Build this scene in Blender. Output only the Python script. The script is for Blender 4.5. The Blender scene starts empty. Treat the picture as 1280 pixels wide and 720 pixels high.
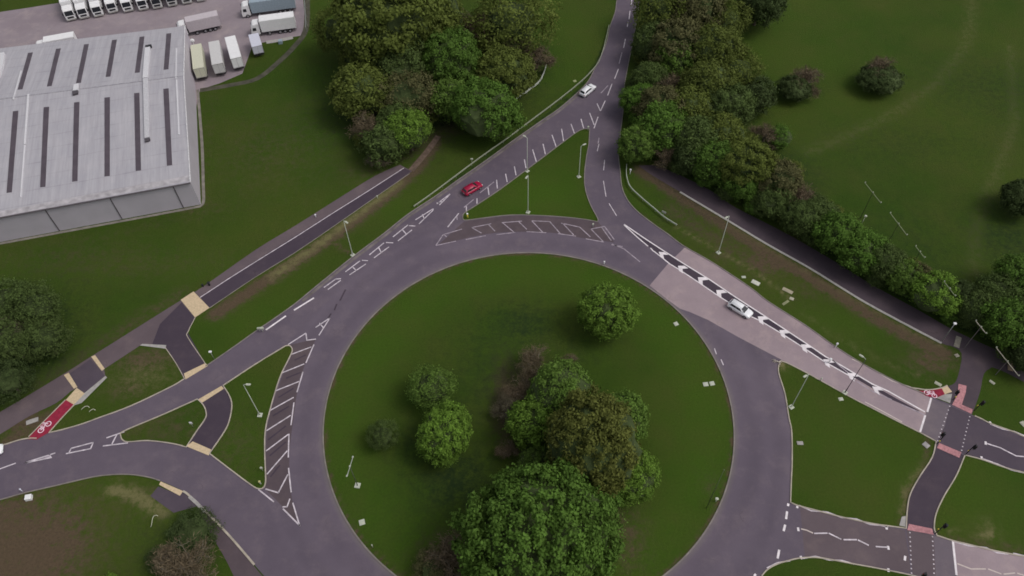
import bpy, bmesh, math, random
import numpy as np
from math import sin, cos, radians, pi, hypot, atan2, sqrt
from mathutils import Vector, Matrix
from mathutils.geometry import tessellate_polygon

random.seed(5)
scene = bpy.context.scene
COL = scene.collection
# ------------------------------------------------------------------ survey of the photograph
F_, PITCH, ROLL, H = 980.0, radians(52.0), radians(-1.2), 112.0
_X = Vector((1, 0, 0)); _U = Vector((0, sin(PITCH), cos(PITCH))); _F = Vector((0, cos(PITCH), -sin(PITCH)))
RIGHT = cos(ROLL) * _X + sin(ROLL) * _U
UP = -sin(ROLL) * _X + cos(ROLL) * _U
CAM = Vector((0, 0, H))
RC = Vector((2.141, 62.913)); RR = 32.87          # the roundabout's island


def ray(px, py):
    return (px - 640) / F_ * RIGHT - (py - 360) / F_ * UP + _F


def at(px, py, z=0.0):
    d = ray(px, py)
    return CAM + d * ((z - H) / d.z)


def A2(px, py, z=0.0):
    p = at(px, py, z)
    return (p.x, p.y)


def on_plane(px, py, P0, n):
    d = ray(px, py)
    return CAM + d * ((P0 - CAM).dot(n) / d.dot(n))


def W(pts, z=0.0):
    """surveyed points -> world; a third value 1 marks a sharp corner"""
    out = []
    for p in pts:
        x, y = A2(p[0], p[1], z)
        out.append((x, y, p[2] if len(p) > 2 else 0))
    return out


def smooth(pts, closed=False, n=5):
    """Catmull-Rom through points, sharp at flagged corners"""
    pts = [(p[0], p[1], p[2] if len(p) > 2 else 0) for p in pts]
    m = len(pts)
    if closed:
        k0 = next((i for i, p in enumerate(pts) if p[2]), None)
        if k0 is not None:
            pts = pts[k0:] + pts[:k0]
            pts = pts + [pts[0]]
            r = smooth(pts, False, n)
            return r[:-1]
        out = []
        for i in range(m):
            a, b, c, d = pts[i - 1], pts[i], pts[(i + 1) % m], pts[(i + 2) % m]
            for k in range(n):
                out.append(_cr(a, b, c, d, k / n))
        return out
    out = []
    for i in range(m - 1):
        b, c = pts[i], pts[i + 1]
        a = pts[i - 1] if i > 0 and not b[2] else (2 * b[0] - c[0], 2 * b[1] - c[1], 0)
        d = pts[i + 2] if i + 2 < m and not c[2] else (2 * c[0] - b[0], 2 * c[1] - b[1], 0)
        for k in range(n):
            out.append(_cr(a, b, c, d, k / n))
    out.append(pts[-1][:2])
    return out


def _cr(a, b, c, d, t):
    r = []
    for j in range(2):
        r.append(.5 * (2 * b[j] + (c[j] - a[j]) * t + (2 * a[j] - 5 * b[j] + 4 * c[j] - d[j]) * t * t
                       + (3 * b[j] - a[j] - 3 * c[j] + d[j]) * t ** 3))
    return tuple(r)


def T(ox, oy, s, pts):
    """points read in an enlarged window of the photograph"""
    return [(ox + p[0] / s, oy + p[1] / s) + tuple(p[2:]) for p in pts]


# ------------------------------------------------------------------ materials
MATS = {}


def _new(name):
    m = bpy.data.materials.new(name)
    m.use_nodes = True
    nt = m.node_tree
    return m, nt, nt.nodes, nt.links, nt.nodes['Principled BSDF']


def mat(name, col, rough=.7, metal=0.0, var=.08, scale=3.0, spec=.3, bump=0.0):
    if name in MATS:
        return MATS[name]
    m, nt, N, L, b = _new(name)
    b.inputs['Roughness'].default_value = rough
    b.inputs['Metallic'].default_value = metal
    b.inputs['Specular IOR Level'].default_value = spec
    tc = N.new('ShaderNodeTexCoord')
    no = N.new('ShaderNodeTexNoise'); no.inputs['Scale'].default_value = scale; no.inputs['Detail'].default_value = 5
    L.new(tc.outputs['Object'], no.inputs['Vector'])
    r = N.new('ShaderNodeValToRGB')
    r.color_ramp.elements[0].position = .3; r.color_ramp.elements[1].position = .7
    r.color_ramp.elements[0].color = (*[c * (1 - var) for c in col], 1)
    r.color_ramp.elements[1].color = (*[min(1, c * (1 + var)) for c in col], 1)
    L.new(no.outputs['Fac'], r.inputs['Fac'])
    L.new(r.outputs['Color'], b.inputs['Base Color'])
    if bump:
        bp = N.new('ShaderNodeBump'); bp.inputs['Strength'].default_value = bump
        L.new(no.outputs['Fac'], bp.inputs['Height']); L.new(bp.outputs['Normal'], b.inputs['Normal'])
    MATS[name] = m
    return m


def mathn(N, L, op, a, b=None, clamp=False):
    n = N.new('ShaderNodeMath'); n.operation = op; n.use_clamp = clamp
    for i, v in enumerate((a, b)):
        if v is None:
            continue
        if isinstance(v, (int, float)):
            n.inputs[i].default_value = v
        else:
            L.new(v, n.inputs[i])
    return n.outputs[0]


def mixc(N, L, fac, a, b, bt='MIX'):
    n = N.new('ShaderNodeMix'); n.data_type = 'RGBA'; n.blend_type = bt
    for s, v in ((n.inputs[0], fac), (n.inputs[6], a), (n.inputs[7], b)):
        if isinstance(v, (int, float)):
            s.default_value = v
        elif isinstance(v, tuple):
            s.default_value = (*v, 1)
        else:
            L.new(v, s)
    return n.outputs[2]


def noise(N, L, vec, scale, detail=4, rough=.55):
    n = N.new('ShaderNodeTexNoise')
    n.inputs['Scale'].default_value = scale; n.inputs['Detail'].default_value = detail
    n.inputs['Roughness'].default_value = rough
    L.new(vec, n.inputs['Vector'])
    return n.outputs['Fac']


def ramp(N, L, fac, lo, hi):
    n = N.new('ShaderNodeMapRange'); n.inputs['From Min'].default_value = lo; n.inputs['From Max'].default_value = hi
    L.new(fac, n.inputs['Value'])
    return n.outputs['Result']


def grass_mat():
    m, nt, N, L, b = _new('grass')
    b.inputs['Roughness'].default_value = .9; b.inputs['Specular IOR Level'].default_value = .1
    g = N.new('ShaderNodeNewGeometry').outputs['Position']
    big = ramp(N, L, noise(N, L, g, .035, 4), .35, .65)
    mid = ramp(N, L, noise(N, L, g, .28, 6, .65), .3, .7)
    fine = ramp(N, L, noise(N, L, g, 2.6, 5, .75), .3, .7)
    c = mixc(N, L, big, (.032, .067, .0066), (.064, .089, .0125))
    c = mixc(N, L, mathn(N, L, 'MULTIPLY', mid, .6), c, (.040, .082, .0078))
    mow = N.new('ShaderNodeAttribute'); mow.attribute_name = 'mown'
    c = mixc(N, L, mathn(N, L, 'MULTIPLY', mow.outputs['Fac'], .8), c, (.052, .106, .0088))
    patch = ramp(N, L, noise(N, L, g, .11, 6, .7), .42, .72)
    c = mixc(N, L, mathn(N, L, 'MULTIPLY', patch, .45), c, (.078, .080, .020))
    c = mixc(N, L, mathn(N, L, 'MULTIPLY', fine, .42), c, (.022, .036, .0050))
    at_ = N.new('ShaderNodeAttribute'); at_.attribute_name = 'wear_shade'
    tuft = ramp(N, L, noise(N, L, g, .75, 6, .75), .34, .66)
    sp = N.new('ShaderNodeSeparateColor'); L.new(at_.outputs['Color'], sp.inputs[0])

    def amount(ch, k):
        e = mathn(N, L, 'ADD', mathn(N, L, 'MULTIPLY', tuft, .6), mathn(N, L, 'MULTIPLY', fine, .35))
        v = mathn(N, L, 'ADD', sp.outputs[ch], mathn(N, L, 'MULTIPLY', mathn(N, L, 'SUBTRACT', e, .46), 2.1))
        v = mathn(N, L, 'MULTIPLY', v, sp.outputs[ch])
        return mathn(N, L, 'MULTIPLY', v, k, True)
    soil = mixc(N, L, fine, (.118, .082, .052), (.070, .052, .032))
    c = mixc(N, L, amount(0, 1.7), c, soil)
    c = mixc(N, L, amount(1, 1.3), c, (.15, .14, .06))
    c = mixc(N, L, amount(2, 1.1), c, (.017, .032, .010))  # last channel: darker grass and tree shade put into the ground colour
    L.new(c, b.inputs['Base Color'])
    bp = N.new('ShaderNodeBump'); bp.inputs['Strength'].default_value = .5; bp.inputs['Distance'].default_value = .15
    L.new(fine, bp.inputs['Height']); L.new(bp.outputs['Normal'], b.inputs['Normal'])
    return m


def asphalt_mat(name, c1, c2, ring=False, stain=.3):
    m, nt, N, L, b = _new(name)
    b.inputs['Roughness'].default_value = .85; b.inputs['Specular IOR Level'].default_value = .25
    g = N.new('ShaderNodeNewGeometry').outputs['Position']
    big = ramp(N, L, noise(N, L, g, .07, 5), .35, .65)
    fine = ramp(N, L, noise(N, L, g, 5.5, 6, .8), .25, .75)
    mid = ramp(N, L, noise(N, L, g, .6, 5, .6), .35, .7)
    c = mixc(N, L, big, c1, c2)
    c = mixc(N, L, mathn(N, L, 'MULTIPLY', mid, stain), c, tuple(v * .82 for v in c1))
    c = mixc(N, L, mathn(N, L, 'MULTIPLY', fine, .3), c, tuple(v * .62 for v in c1))
    blot = ramp(N, L, noise(N, L, g, .22, 7, .7), .5, .75)
    c = mixc(N, L, mathn(N, L, 'MULTIPLY', blot, .55), c, tuple(min(1, v * q) for v, q in zip(c2, (1.3, 1.28, 1.12))))
    crk = N.new('ShaderNodeTexVoronoi'); crk.feature = 'DISTANCE_TO_EDGE'; crk.inputs['Scale'].default_value = .13
    wob = N.new('ShaderNodeVectorMath'); wob.operation = 'ADD'
    nz = N.new('ShaderNodeTexNoise'); nz.inputs['Scale'].default_value = .5; nz.inputs['Detail'].default_value = 5; L.new(g, nz.inputs['Vector'])
    sc = N.new('ShaderNodeVectorMath'); sc.operation = 'SCALE'; sc.inputs['Scale'].default_value = 3.5; L.new(nz.outputs['Color'], sc.inputs[0])
    L.new(g, wob.inputs[0]); L.new(sc.outputs[0], wob.inputs[1]); L.new(wob.outputs[0], crk.inputs['Vector'])
    ck = mathn(N, L, 'LESS_THAN', crk.outputs['Distance'], .007)
    c = mixc(N, L, mathn(N, L, 'MULTIPLY', mathn(N, L, 'MULTIPLY', ck, blot), .5), c, tuple(v * .45 for v in c1))
    if ring:
        cc = N.new('ShaderNodeCombineXYZ'); cc.inputs[0].default_value = RC.x; cc.inputs[1].default_value = RC.y
        sub = N.new('ShaderNodeVectorMath'); sub.operation = 'SUBTRACT'
        L.new(g, sub.inputs[0]); L.new(cc.outputs[0], sub.inputs[1])
        ln = N.new('ShaderNodeVectorMath'); ln.operation = 'LENGTH'; L.new(sub.outputs[0], ln.inputs[0])
        r = ln.outputs['Value']
        inr = mathn(N, L, 'MULTIPLY', ramp(N, L, r, RR + 9.6, RR + 8.4), 1.0, True)
        band = mathn(N, L, 'SINE', mathn(N, L, 'ADD', mathn(N, L, 'MULTIPLY', mathn(N, L, 'SUBTRACT', r, RR), 1.45), mathn(N, L, 'MULTIPLY', big, 2.0)))
        band = mathn(N, L, 'ADD', mathn(N, L, 'MULTIPLY', band, .5), .5)
        f = mathn(N, L, 'MULTIPLY', mathn(N, L, 'MULTIPLY', band, inr), .14)
        c = mixc(N, L, f, c, tuple(v * 1.4 for v in c2))
        edge = mathn(N, L, 'MULTIPLY', ramp(N, L, r, RR + .9, RR + .15), .35, True)
        c = mixc(N, L, edge, c, (.2, .18, .15))
    L.new(c, b.inputs['Base Color'])
    return m


def leaf_mat(name, col, dark=.45, trans=.34):
    if 'twigs' not in name:
        col = tuple(v * 1.24 for v in col)
    m, nt, N, L, b = _new(name)
    b.inputs['Roughness'].default_value = .75; b.inputs['Specular IOR Level'].default_value = .12
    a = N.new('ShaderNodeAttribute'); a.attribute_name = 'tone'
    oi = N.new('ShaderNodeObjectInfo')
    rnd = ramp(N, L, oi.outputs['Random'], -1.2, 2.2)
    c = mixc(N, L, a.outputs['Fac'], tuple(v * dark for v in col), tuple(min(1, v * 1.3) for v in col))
    c = mixc(N, L, mathn(N, L, 'MULTIPLY', rnd, .5), c, (.07, .08, .03))
    L.new(c, b.inputs['Base Color'])
    tr = N.new('ShaderNodeBsdfTranslucent'); L.new(c, tr.inputs['Color'])
    ms = N.new('ShaderNodeMixShader'); ms.inputs[0].default_value = trans
    L.new(b.outputs[0], ms.inputs[1]); L.new(tr.outputs[0], ms.inputs[2])
    L.new(ms.outputs[0], N['Material Output'].inputs['Surface'])
    return m


def roof_mat():
    m, nt, N, L, b = _new('warehouse_roof')
    b.inputs['Roughness'].default_value = .75; b.inputs['Specular IOR Level'].default_value = .2
    tc = N.new('ShaderNodeTexCoord').outputs['UV']        # u along the front, v up the slope, metres
    mp = N.new('ShaderNodeMapping'); mp.inputs['Scale'].default_value = (1.0, .06, 1); L.new(tc, mp.inputs[0])
    st = ramp(N, L, noise(N, L, mp.outputs[0], 1.3, 6, .7), .3, .7)
    blotch = ramp(N, L, noise(N, L, tc, .25, 5, .6), .35, .7)
    fine = noise(N, L, tc, 3, 5, .7)
    c = mixc(N, L, st, (.335, .32, .35), (.475, .46, .485))
    c = mixc(N, L, mathn(N, L, 'MULTIPLY', blotch, .4), c, (.30, .30, .345))
    c = mixc(N, L, mathn(N, L, 'MULTIPLY', fine, .3), c, (.42, .39, .4))
    wv = N.new('ShaderNodeTexWave'); wv.inputs['Scale'].default_value = .55; wv.bands_direction = 'X'
    wv.inputs['Distortion'].default_value = 0
    L.new(tc, wv.inputs[0])
    seam = mathn(N, L, 'GREATER_THAN', wv.outputs['Fac'], .985)
    c = mixc(N, L, mathn(N, L, 'MULTIPLY', seam, .25), c, (.28, .27, .3))
    wy = N.new('ShaderNodeTexWave'); wy.bands_direction = 'Y'; wy.inputs['Scale'].default_value = .085
    wy.inputs['Distortion'].default_value = .6; L.new(tc, wy.inputs[0])
    lap = mathn(N, L, 'GREATER_THAN', wy.outputs['Fac'], .992)
    c = mixc(N, L, mathn(N, L, 'MULTIPLY', mathn(N, L, 'MULTIPLY', lap, blotch), .55), c, (.24, .225, .24))
    stn = ramp(N, L, noise(N, L, mp.outputs[0], 3.1, 7, .8), .52, .75)
    c = mixc(N, L, mathn(N, L, 'MULTIPLY', stn, .4), c, (.56, .55, .57))
    L.new(c, b.inputs['Base Color'])
    return m


def glass_mat():
    m, nt, N, L, b = _new('vehicle_glass')
    b.inputs['Base Color'].default_value = (.02, .022, .027, 1)
    b.inputs['Roughness'].default_value = .12
    return m


GRASS = grass_mat()
ASPH = asphalt_mat('road_asphalt', (.112, .090, .118), (.146, .117, .147), ring=True)
ASPH_DARK = asphalt_mat('dark_asphalt', (.060, .044, .062), (.076, .057, .075))
ASPH_PATH = asphalt_mat('path_asphalt', (.118, .089, .100), (.148, .113, .125))
ASPH_BROWN = asphalt_mat('worn_asphalt', (.094, .070, .080), (.118, .089, .100), stain=.6)
ASPH_PATCH = asphalt_mat('patched_asphalt', (.080, .062, .082), (.098, .076, .097))
ASPH_LIGHT = asphalt_mat('pale_asphalt', (.150, .122, .145), (.172, .140, .160))
YARD = asphalt_mat('yard_surface', (.27, .222, .245), (.33, .28, .30), stain=.35)
CONC = asphalt_mat('pale_road_surface', (.305, .236, .258), (.375, .296, .316), stain=.3)
RED = mat('red_surfacing', (.27, .018, .045), .85, var=.2, scale=2)
PINK = mat('pink_tactile', (.47, .22, .235), .85, var=.22, scale=3)
BUFF = mat('buff_tactile', (.58, .45, .29), .85, var=.12, scale=3)
SLAB = mat('grey_slab', (.36, .34, .32), .85, var=.15, scale=2)
KERB = mat('kerb_stone', (.215, .19, .17), .85, var=.2, scale=.8)
KERB_L = mat('pale_kerb_stone', (.42, .37, .30), .85, var=.2, scale=.8)
PAINT = mat('road_paint', (.58, .52, .56), .7, var=.3, scale=1.5)
PAINT_W = mat('worn_road_paint', (.33, .28, .32), .8, var=.35, scale=1.5)
PAINT_H = mat('bright_road_paint', (.76, .70, .72), .7, var=.14, scale=1.2)
GALV = mat('galvanised_steel', (.42, .44, .42), .45, .6, var=.1)
GALV_P = mat('pale_steel', (.46, .49, .42), .5, .2, var=.08)
DARK = mat('black_metal', (.02, .02, .023), .5, var=.1)
WHITE = mat('white_plastic', (.8, .8, .8), .5, var=.03)
PALE = mat('pale_concrete', (.48, .50, .41), .8, var=.1)
WOOD = mat('weathered_wood', (.17, .14, .11), .85, var=.25, scale=6)
CERAM = mat('pale_ceramic', (.42, .44, .34), .5)
TYRE = mat('tyre_rubber', (.018, .018, .019), .9)
RIM = mat('wheel_rim', (.35, .35, .37), .4, .6)
GLASS = glass_mat()
CHASSIS = mat('chassis_black', (.03, .027, .03), .8)
BARK = mat('bark', (.10, .078, .06), .95, var=.35, scale=4)
BARK_P = mat('pale_bark', (.20, .17, .135), .95, var=.25, scale=4)
YELLOW = mat('yellow_plastic', (.75, .62, .08), .6)
REDP = mat('red_plastic', (.5, .03, .03), .5)
REDLAMP = mat('red_lamp_lens', (.45, .02, .02), .3)
LAMPG = mat('lamp_lens', (.7, .72, .68), .3)
TWIG = leaf_mat('twigs', (.165, .136, .098), .5, 0)
TWIG_R = leaf_mat('reddish_twigs', (.165, .118, .080), .5, 0)
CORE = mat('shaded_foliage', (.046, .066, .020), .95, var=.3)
LEAF = {
    'bright': leaf_mat('bright_leaves', (.150, .262, .036), .52),
    'rich': leaf_mat('rich_leaves', (.096, .186, .028), .52),
    'fresh': leaf_mat('fresh_leaves', (.120, .205, .036), .55),
    'yellow': leaf_mat('yellow_green_leaves', (.140, .180, .030), .6),
    'olive': leaf_mat('olive_leaves', (.118, .150, .030), .58),
    'autumn': leaf_mat('olive_brown_leaves', (.142, .158, .034), .58),
    'dull': leaf_mat('dull_leaves', (.082, .124, .034), .58),
    'dark': leaf_mat('dark_leaves', (.052, .080, .026), .6),
    'brown': leaf_mat('brown_budding_leaves', (.112, .108, .046), .6),
}
# ------------------------------------------------------------------ mesh helpers


def link(o, parent=None):
    COL.objects.link(o)
    if parent is not None:
        o.parent = parent
    return o


def mesh_obj(name, verts, faces, m, parent=None, smooth_=False):
    me = bpy.data.meshes.new(name)
    me.from_pydata([tuple(v) for v in verts], [], faces)
    me.update()
    for x in (m if isinstance(m, (list, tuple)) else [m]):
        me.materials.append(x)
    if smooth_:
        for p in me.polygons:
            p.use_smooth = True
    return link(bpy.data.objects.new(name, me), parent)


def bm_obj(name, bm, m, parent=None, smooth_=False):
    me = bpy.data.meshes.new(name)
    bmesh.ops.recalc_face_normals(bm, faces=bm.faces)
    bm.to_mesh(me); bm.free()
    me.materials.append(m)
    if smooth_:
        for p in me.polygons:
            p.use_smooth = True
    return link(bpy.data.objects.new(name, me), parent)


def tag(o, label=None, cat=None, group=None, kind=None):
    if label: o['label'] = label
    if cat: o['category'] = cat
    if group: o['group'] = group
    if kind: o['kind'] = kind
    return o


def thing(name, label, cat, loc=(0, 0, 0), rz=0.0, group=None):
    o = bpy.data.objects.new(name, None)
    o.empty_display_size = .3
    o.location = loc; o.rotation_euler = (0, 0, rz)
    link(o)
    return tag(o, label, cat, group)


def dup(root, loc, rz=0.0, label=None, group=None, scale=None):
    r = root.copy(); link(r)
    r.location = loc; r.rotation_euler = (0, 0, rz)
    if scale is not None: r.scale = scale
    if label: r['label'] = label
    if group: r['group'] = group
    for ch in list(root.children):
        c = ch.copy(); link(c); c.parent = r
        for g in list(ch.children):
            d = g.copy(); link(d); d.parent = c
    return r


def box(bm, cx, cy, cz, sx, sy, sz, bevel=0.0, M=None):
    b2 = bmesh.new()
    bmesh.ops.create_cube(b2, size=1)
    for v in b2.verts:
        v.co = Vector((cx + v.co.x * sx, cy + v.co.y * sy, cz + v.co.z * sz))
    if bevel:
        bmesh.ops.bevel(b2, geom=list(b2.edges), offset=bevel, segments=2, affect='EDGES')
    if M is not None:
        b2.transform(M)
    me = bpy.data.meshes.new('tmp'); b2.to_mesh(me); b2.free()
    bm.from_mesh(me); bpy.data.meshes.remove(me)


def tube(bm, pts, radii, n=8, cap=True):
    pts = [Vector(p) for p in pts]
    if not isinstance(radii, (list, tuple)):
        radii = [radii] * len(pts)
    rings = []
    for i, p in enumerate(pts):
        d = (pts[min(i + 1, len(pts) - 1)] - pts[max(i - 1, 0)]).normalized()
        a = Vector((0, 0, 1)) if abs(d.z) < .9 else Vector((1, 0, 0))
        u = d.cross(a).normalized(); v = d.cross(u)
        rings.append([bm.verts.new(p + (u * cos(2 * pi * k / n) + v * sin(2 * pi * k / n)) * radii[i]) for k in range(n)])
    for a, b in zip(rings, rings[1:]):
        for k in range(n):
            bm.faces.new((a[k], a[(k + 1) % n], b[(k + 1) % n], b[k]))
    if cap:
        bm.faces.new(rings[0]); bm.faces.new(rings[-1])


def sheet(name, outer, z, m, holes=(), kind='structure', thick=0.0):
    loops = [[Vector((p[0], p[1], 0)) for p in outer]] + [[Vector((p[0], p[1], 0)) for p in h] for h in holes]
    tris = tessellate_polygon(loops)
    flat = [v for l in loops for v in l]
    verts = [(v.x, v.y, z) for v in flat]
    faces = []
    for t in tris:
        a, b, c = (flat[i] for i in t)
        if (b - a).cross(c - a).z < 0:
            t = (t[0], t[2], t[1])
        faces.append(tuple(t))
    o = mesh_obj(name, verts, faces, m)
    return tag(o, kind=kind)


def ribbon_geo(pts, w, closed=False):
    n = len(pts); L_, R_ = [], []
    for i in range(n):
        a = pts[i - 1] if (i > 0 or closed) else pts[i]
        b = pts[(i + 1) % n] if (i < n - 1 or closed) else pts[i]
        dx, dy = b[0] - a[0], b[1] - a[1]
        l = hypot(dx, dy) or 1
        nx, ny = -dy / l, dx / l
        L_.append((pts[i][0] + nx * w / 2, pts[i][1] + ny * w / 2))
        R_.append((pts[i][0] - nx * w / 2, pts[i][1] - ny * w / 2))
    return L_, R_


class Flat:
    """collects flat strips for one sheet of paint"""
    def __init__(s): s.v = []; s.f = []

    def strip(s, pts, w, z, closed=False):
        L_, R_ = ribbon_geo(pts, w, closed)
        b = len(s.v); n = len(pts)
        for l, r in zip(L_, R_):
            s.v.append((l[0], l[1], z)); s.v.append((r[0], r[1], z))
        for i in range(n if closed else n - 1):
            j = (i + 1) % n
            s.f.append((b + 2 * i, b + 2 * i + 1, b + 2 * j + 1, b + 2 * j))

    def poly(s, pts, z):
        b = len(s.v)
        s.v += [(p[0], p[1], z) for p in pts]
        t = tessellate_polygon([[Vector((p[0], p[1], 0)) for p in pts]])
        s.f += [tuple(b + i for i in q) for q in t]

    def obj(s, name, m, kind='structure'):
        o = mesh_obj(name, s.v, s.f, m)
        bm = bmesh.new(); bm.from_mesh(o.data)
        for f in bm.faces:
            f.normal_update()
            if f.normal.z < 0: f.normal_flip()
        bm.to_mesh(o.data); bm.free()
        return tag(o, kind=kind)


def kerb(pts, w=.16, h=.12, closed=False, name='kerb', m=None, z0=-.05):
    L_, R_ = ribbon_geo(pts, w, closed)
    v, f = [], []
    for l, r in zip(L_, R_):
        v += [(l[0], l[1], z0), (l[0], l[1], h), (r[0], r[1], h), (r[0], r[1], z0)]
    n = len(pts)
    for i in range(n if closed else n - 1):
        j = (i + 1) % n
        for k in range(3):
            f.append((4 * i + k, 4 * i + k + 1, 4 * j + k + 1, 4 * j + k))
    if not closed:
        f += [(3, 2, 1, 0), (4 * n - 4, 4 * n - 3, 4 * n - 2, 4 * n - 1)]
    o = mesh_obj(name, v, f, m or KERB)
    return tag(o, kind='structure')


# ------------------------------------------------------------------ road outlines
C1 = 1
arc = [(RC.x + (RR + 9.2) * cos(radians(a)), RC.y + (RR + 9.2) * sin(radians(a)), 0) for a in range(228, 316, 4)]
OUT = (W([(777, -40), (771, 0), (769, 15), (762, 35), (759, 50), (753.7, 65), (745, 82), (737, 99), (725, 113),
          (700, 135), (677, 151), (640, 177), (610, 199), (570, 227), (545, 245), (510, 268), (480, 292), (440, 322),
          (393, 360), (370, 379), (345, 397), (320, 414), (295, 432), (272, 448), (257, 458), (230, 474), (215, 483),
          (165, 507), (125, 522), (100, 531), (75, 538), (61, 541, 1), (46, 548, 1), (36, 548), (25, 550), (15, 553),
          (5, 556), (-20, 561), (-90, 572, 1), (-90, 645, 1), (-20, 630), (0, 625), (32, 616), (75, 606), (100, 600),
          (125, 595), (155, 593), (180, 595.5), (200, 601), (229, 614), (240, 623), (255, 637), (287, 670), (318, 706),
          (340, 732), (372, 775)])
       + arc +
       W([(952, 720), (960, 711.5), (972, 705), (987, 700.5), (1002, 697.5), (1020, 697), (1035, 699), (1067, 705),
          (1110, 713), (1150, 722), (1200, 738), (1330, 780), (1460, 825, 1), (1460, 600, 1), (1320, 562), (1280, 546), (1267, 540),
          (1239, 530), (1227, 524), (1214, 518), (1187, 505), (1169, 498), (1145, 488), (1120, 477), (1080, 456),
          (1042, 432), (1007, 407), (960, 377), (937, 359), (890, 328), (855, 308), (835, 293), (815, 279), (795, 263),
          (783, 248), (777, 232), (775, 212), (773, 195), (774, 180), (776, 162), (778.7, 140), (780, 112), (784, 87),
          (790, 57), (796, 25), (800, 0), (806, -40, 1)]))
OUT[0] = (OUT[0][0], OUT[0][1], 1)
OUT_S = smooth(OUT, True, 4)

TRI_N = W([(737, 161, 1), (736, 180), (732.5, 200), (730.5, 222), (732.5, 240), (739, 258), (747, 273), (747, 277.5, 1),
           (727, 274), (690, 270.5), (640, 269), (595, 274, 1), (581, 275.5), (578.5, 271), (581, 266), (595, 257), (620, 240.5),
           (640, 226), (672, 202), (705, 177), (725, 163)])
ISL_A = W([(151, 545, 1), (155, 539), (200, 520), (247, 499, 1), (254, 506), (257.5, 514), (257, 523), (246, 539),
           (233, 559, 1), (215, 554.5), (185, 551), (160, 552.5), (153, 549.5)])
ISL_B = W([(279, 482, 1), (320, 455), (357, 432.5, 1), (362.5, 432.5), (365.5, 438), (361, 449), (352, 467), (345, 487), (337, 515),
           (332, 537), (331, 562), (332, 590), (332, 603), (329, 610), (323, 611), (315, 607), (292, 590), (262, 567, 1),
           (281, 539), (287, 525), (290, 507), (287, 495)])
SPLIT = W([(975, 451, 1), (987, 455.5), (1014, 469.5), (1060, 495), (1090, 510.5), (1120, 526), (1150, 541),
           (1170, 552, 1), (1165, 572), (1150, 595), (1138, 617), (1134, 636), (1132.5, 660.5, 1), (1110, 657.5),
           (1087, 654), (1050, 646), (1020, 638), (997, 632), (988, 628, 1), (989, 600), (990, 577), (989.5, 540), (986, 522),
           (981, 492), (973, 465)])
SPLIT2 = W([(1171, 669.5, 1), (1191, 676), (1210, 680.5), (1232, 686), (1250, 690), (1280, 696), (1330, 708), (1440, 738, 1),
            (1440, 648, 1), (1320, 603), (1280, 591), (1264, 587), (1245, 581), (1227, 574.5), (1206, 569, 1), (1195, 595),
            (1180, 620), (1170, 642), (1167.5, 660)])
holes = [smooth(h, True, 4) for h in (TRI_N, ISL_A, ISL_B, SPLIT, SPLIT2)]
circle = [(RC.x + RR * cos(2 * pi * k / 160), RC.y + RR * sin(2 * pi * k / 160)) for k in range(160)]
sheet('road', OUT_S, .02, ASPH, holes + [circle])

kerb(circle, .22, closed=True)
for h in holes:
    kerb(h, .17, closed=True, m=KERB_L if h in (holes[1], holes[2], holes[3], holes[4]) else KERB)
# kerbs along the road's outer edge (open runs between the crossings)


def run(a, b, m=KERB, w=.17, h=.12):
    """kerb along the outline between two surveyed points"""
    pa, pb = A2(*a), A2(*b)
    ia = min(range(len(OUT_S)), key=lambda i: hypot(OUT_S[i][0] - pa[0], OUT_S[i][1] - pa[1]))
    ib = min(range(len(OUT_S)), key=lambda i: hypot(OUT_S[i][0] - pb[0], OUT_S[i][1] - pb[1]))
    pts = OUT_S[ia:ib + 1] if ia < ib else OUT_S[ia:] + OUT_S[:ib + 1]
    kerb(pts, w, h, m=m)


run((771, 0), (257, 458)); run((230, 474), (61, 541), KERB_L); run((46, 548), (-80, 571), KERB_L)
run((-80, 643), (200, 601)); run((229, 614), (318, 706), KERB_L, .3)
run((952, 720), (1320, 777), KERB_L); run((1400, 583), (1218, 520), KERB_L); run((1160, 495.5), (800, 0))

# ------------------------------------------------------------------ surfaces laid on the road
Z1, Z2, Z3, Z4 = .028, .036, .044, .052
sheet('pale_road_surface', [p[:2] for p in W([(856, 309.5), (890, 328.5), (937, 359.5), (960, 377.5), (1007, 407.5), (1042, 432.5),
      (1080, 456.5), (1120, 477.5), (1145, 488.5), (1163, 497.5), (1150, 540), (1120, 525.5), (1090, 510), (1060, 494.5), (1014, 469),
      (987, 455), (960, 441), (922, 421), (885, 400), (862, 390), (850, 386), (834, 374.5), (812, 357), (834, 331), (845, 320)])],
      Z1, CONC)
sheet('pale_road_surface', [p[:2] for p in W([(1191, 676), (1210, 681), (1232, 686.5), (1250, 690.5), (1280, 696.5), (1330, 708.5),
      (1450, 741), (1450, 820), (1330, 779.5), (1250, 754), (1200, 737.5), (1195, 718)])], Z1, CONC)
sheet('road_patch', [p[:2] for p in W([(1163, 498), (1187, 507), (1180, 536), (1170, 552), (1150, 540.5)])], Z1, ASPH_LIGHT)
sheet('road_patch', [p[:2] for p in W([(1187, 507), (1214, 519), (1240, 531), (1280, 547), (1280, 590), (1245, 580),
      (1206, 568), (1171, 552), (1181, 533)])], Z1, ASPH_PATCH)
sheet('road_patch', [p[:2] for p in W([(1167, 669.5), (1190, 676), (1194, 720), (1192, 733), (1170, 727)])], Z1, ASPH_LIGHT)
sheet('road_patch', [p[:2] for p in W([(1133, 662), (1167, 669.5), (1170, 727), (1141, 718)])], Z1, ASPH_PATH)
sheet('road_patch', [p[:2] for p in W([(1000, 633), (1050, 647), (1110, 659), (1131, 663), (1139, 716), (1110, 711), (1067, 704),
      (1035, 698), (1006, 696)])], Z1, ASPH_PATH)
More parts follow.
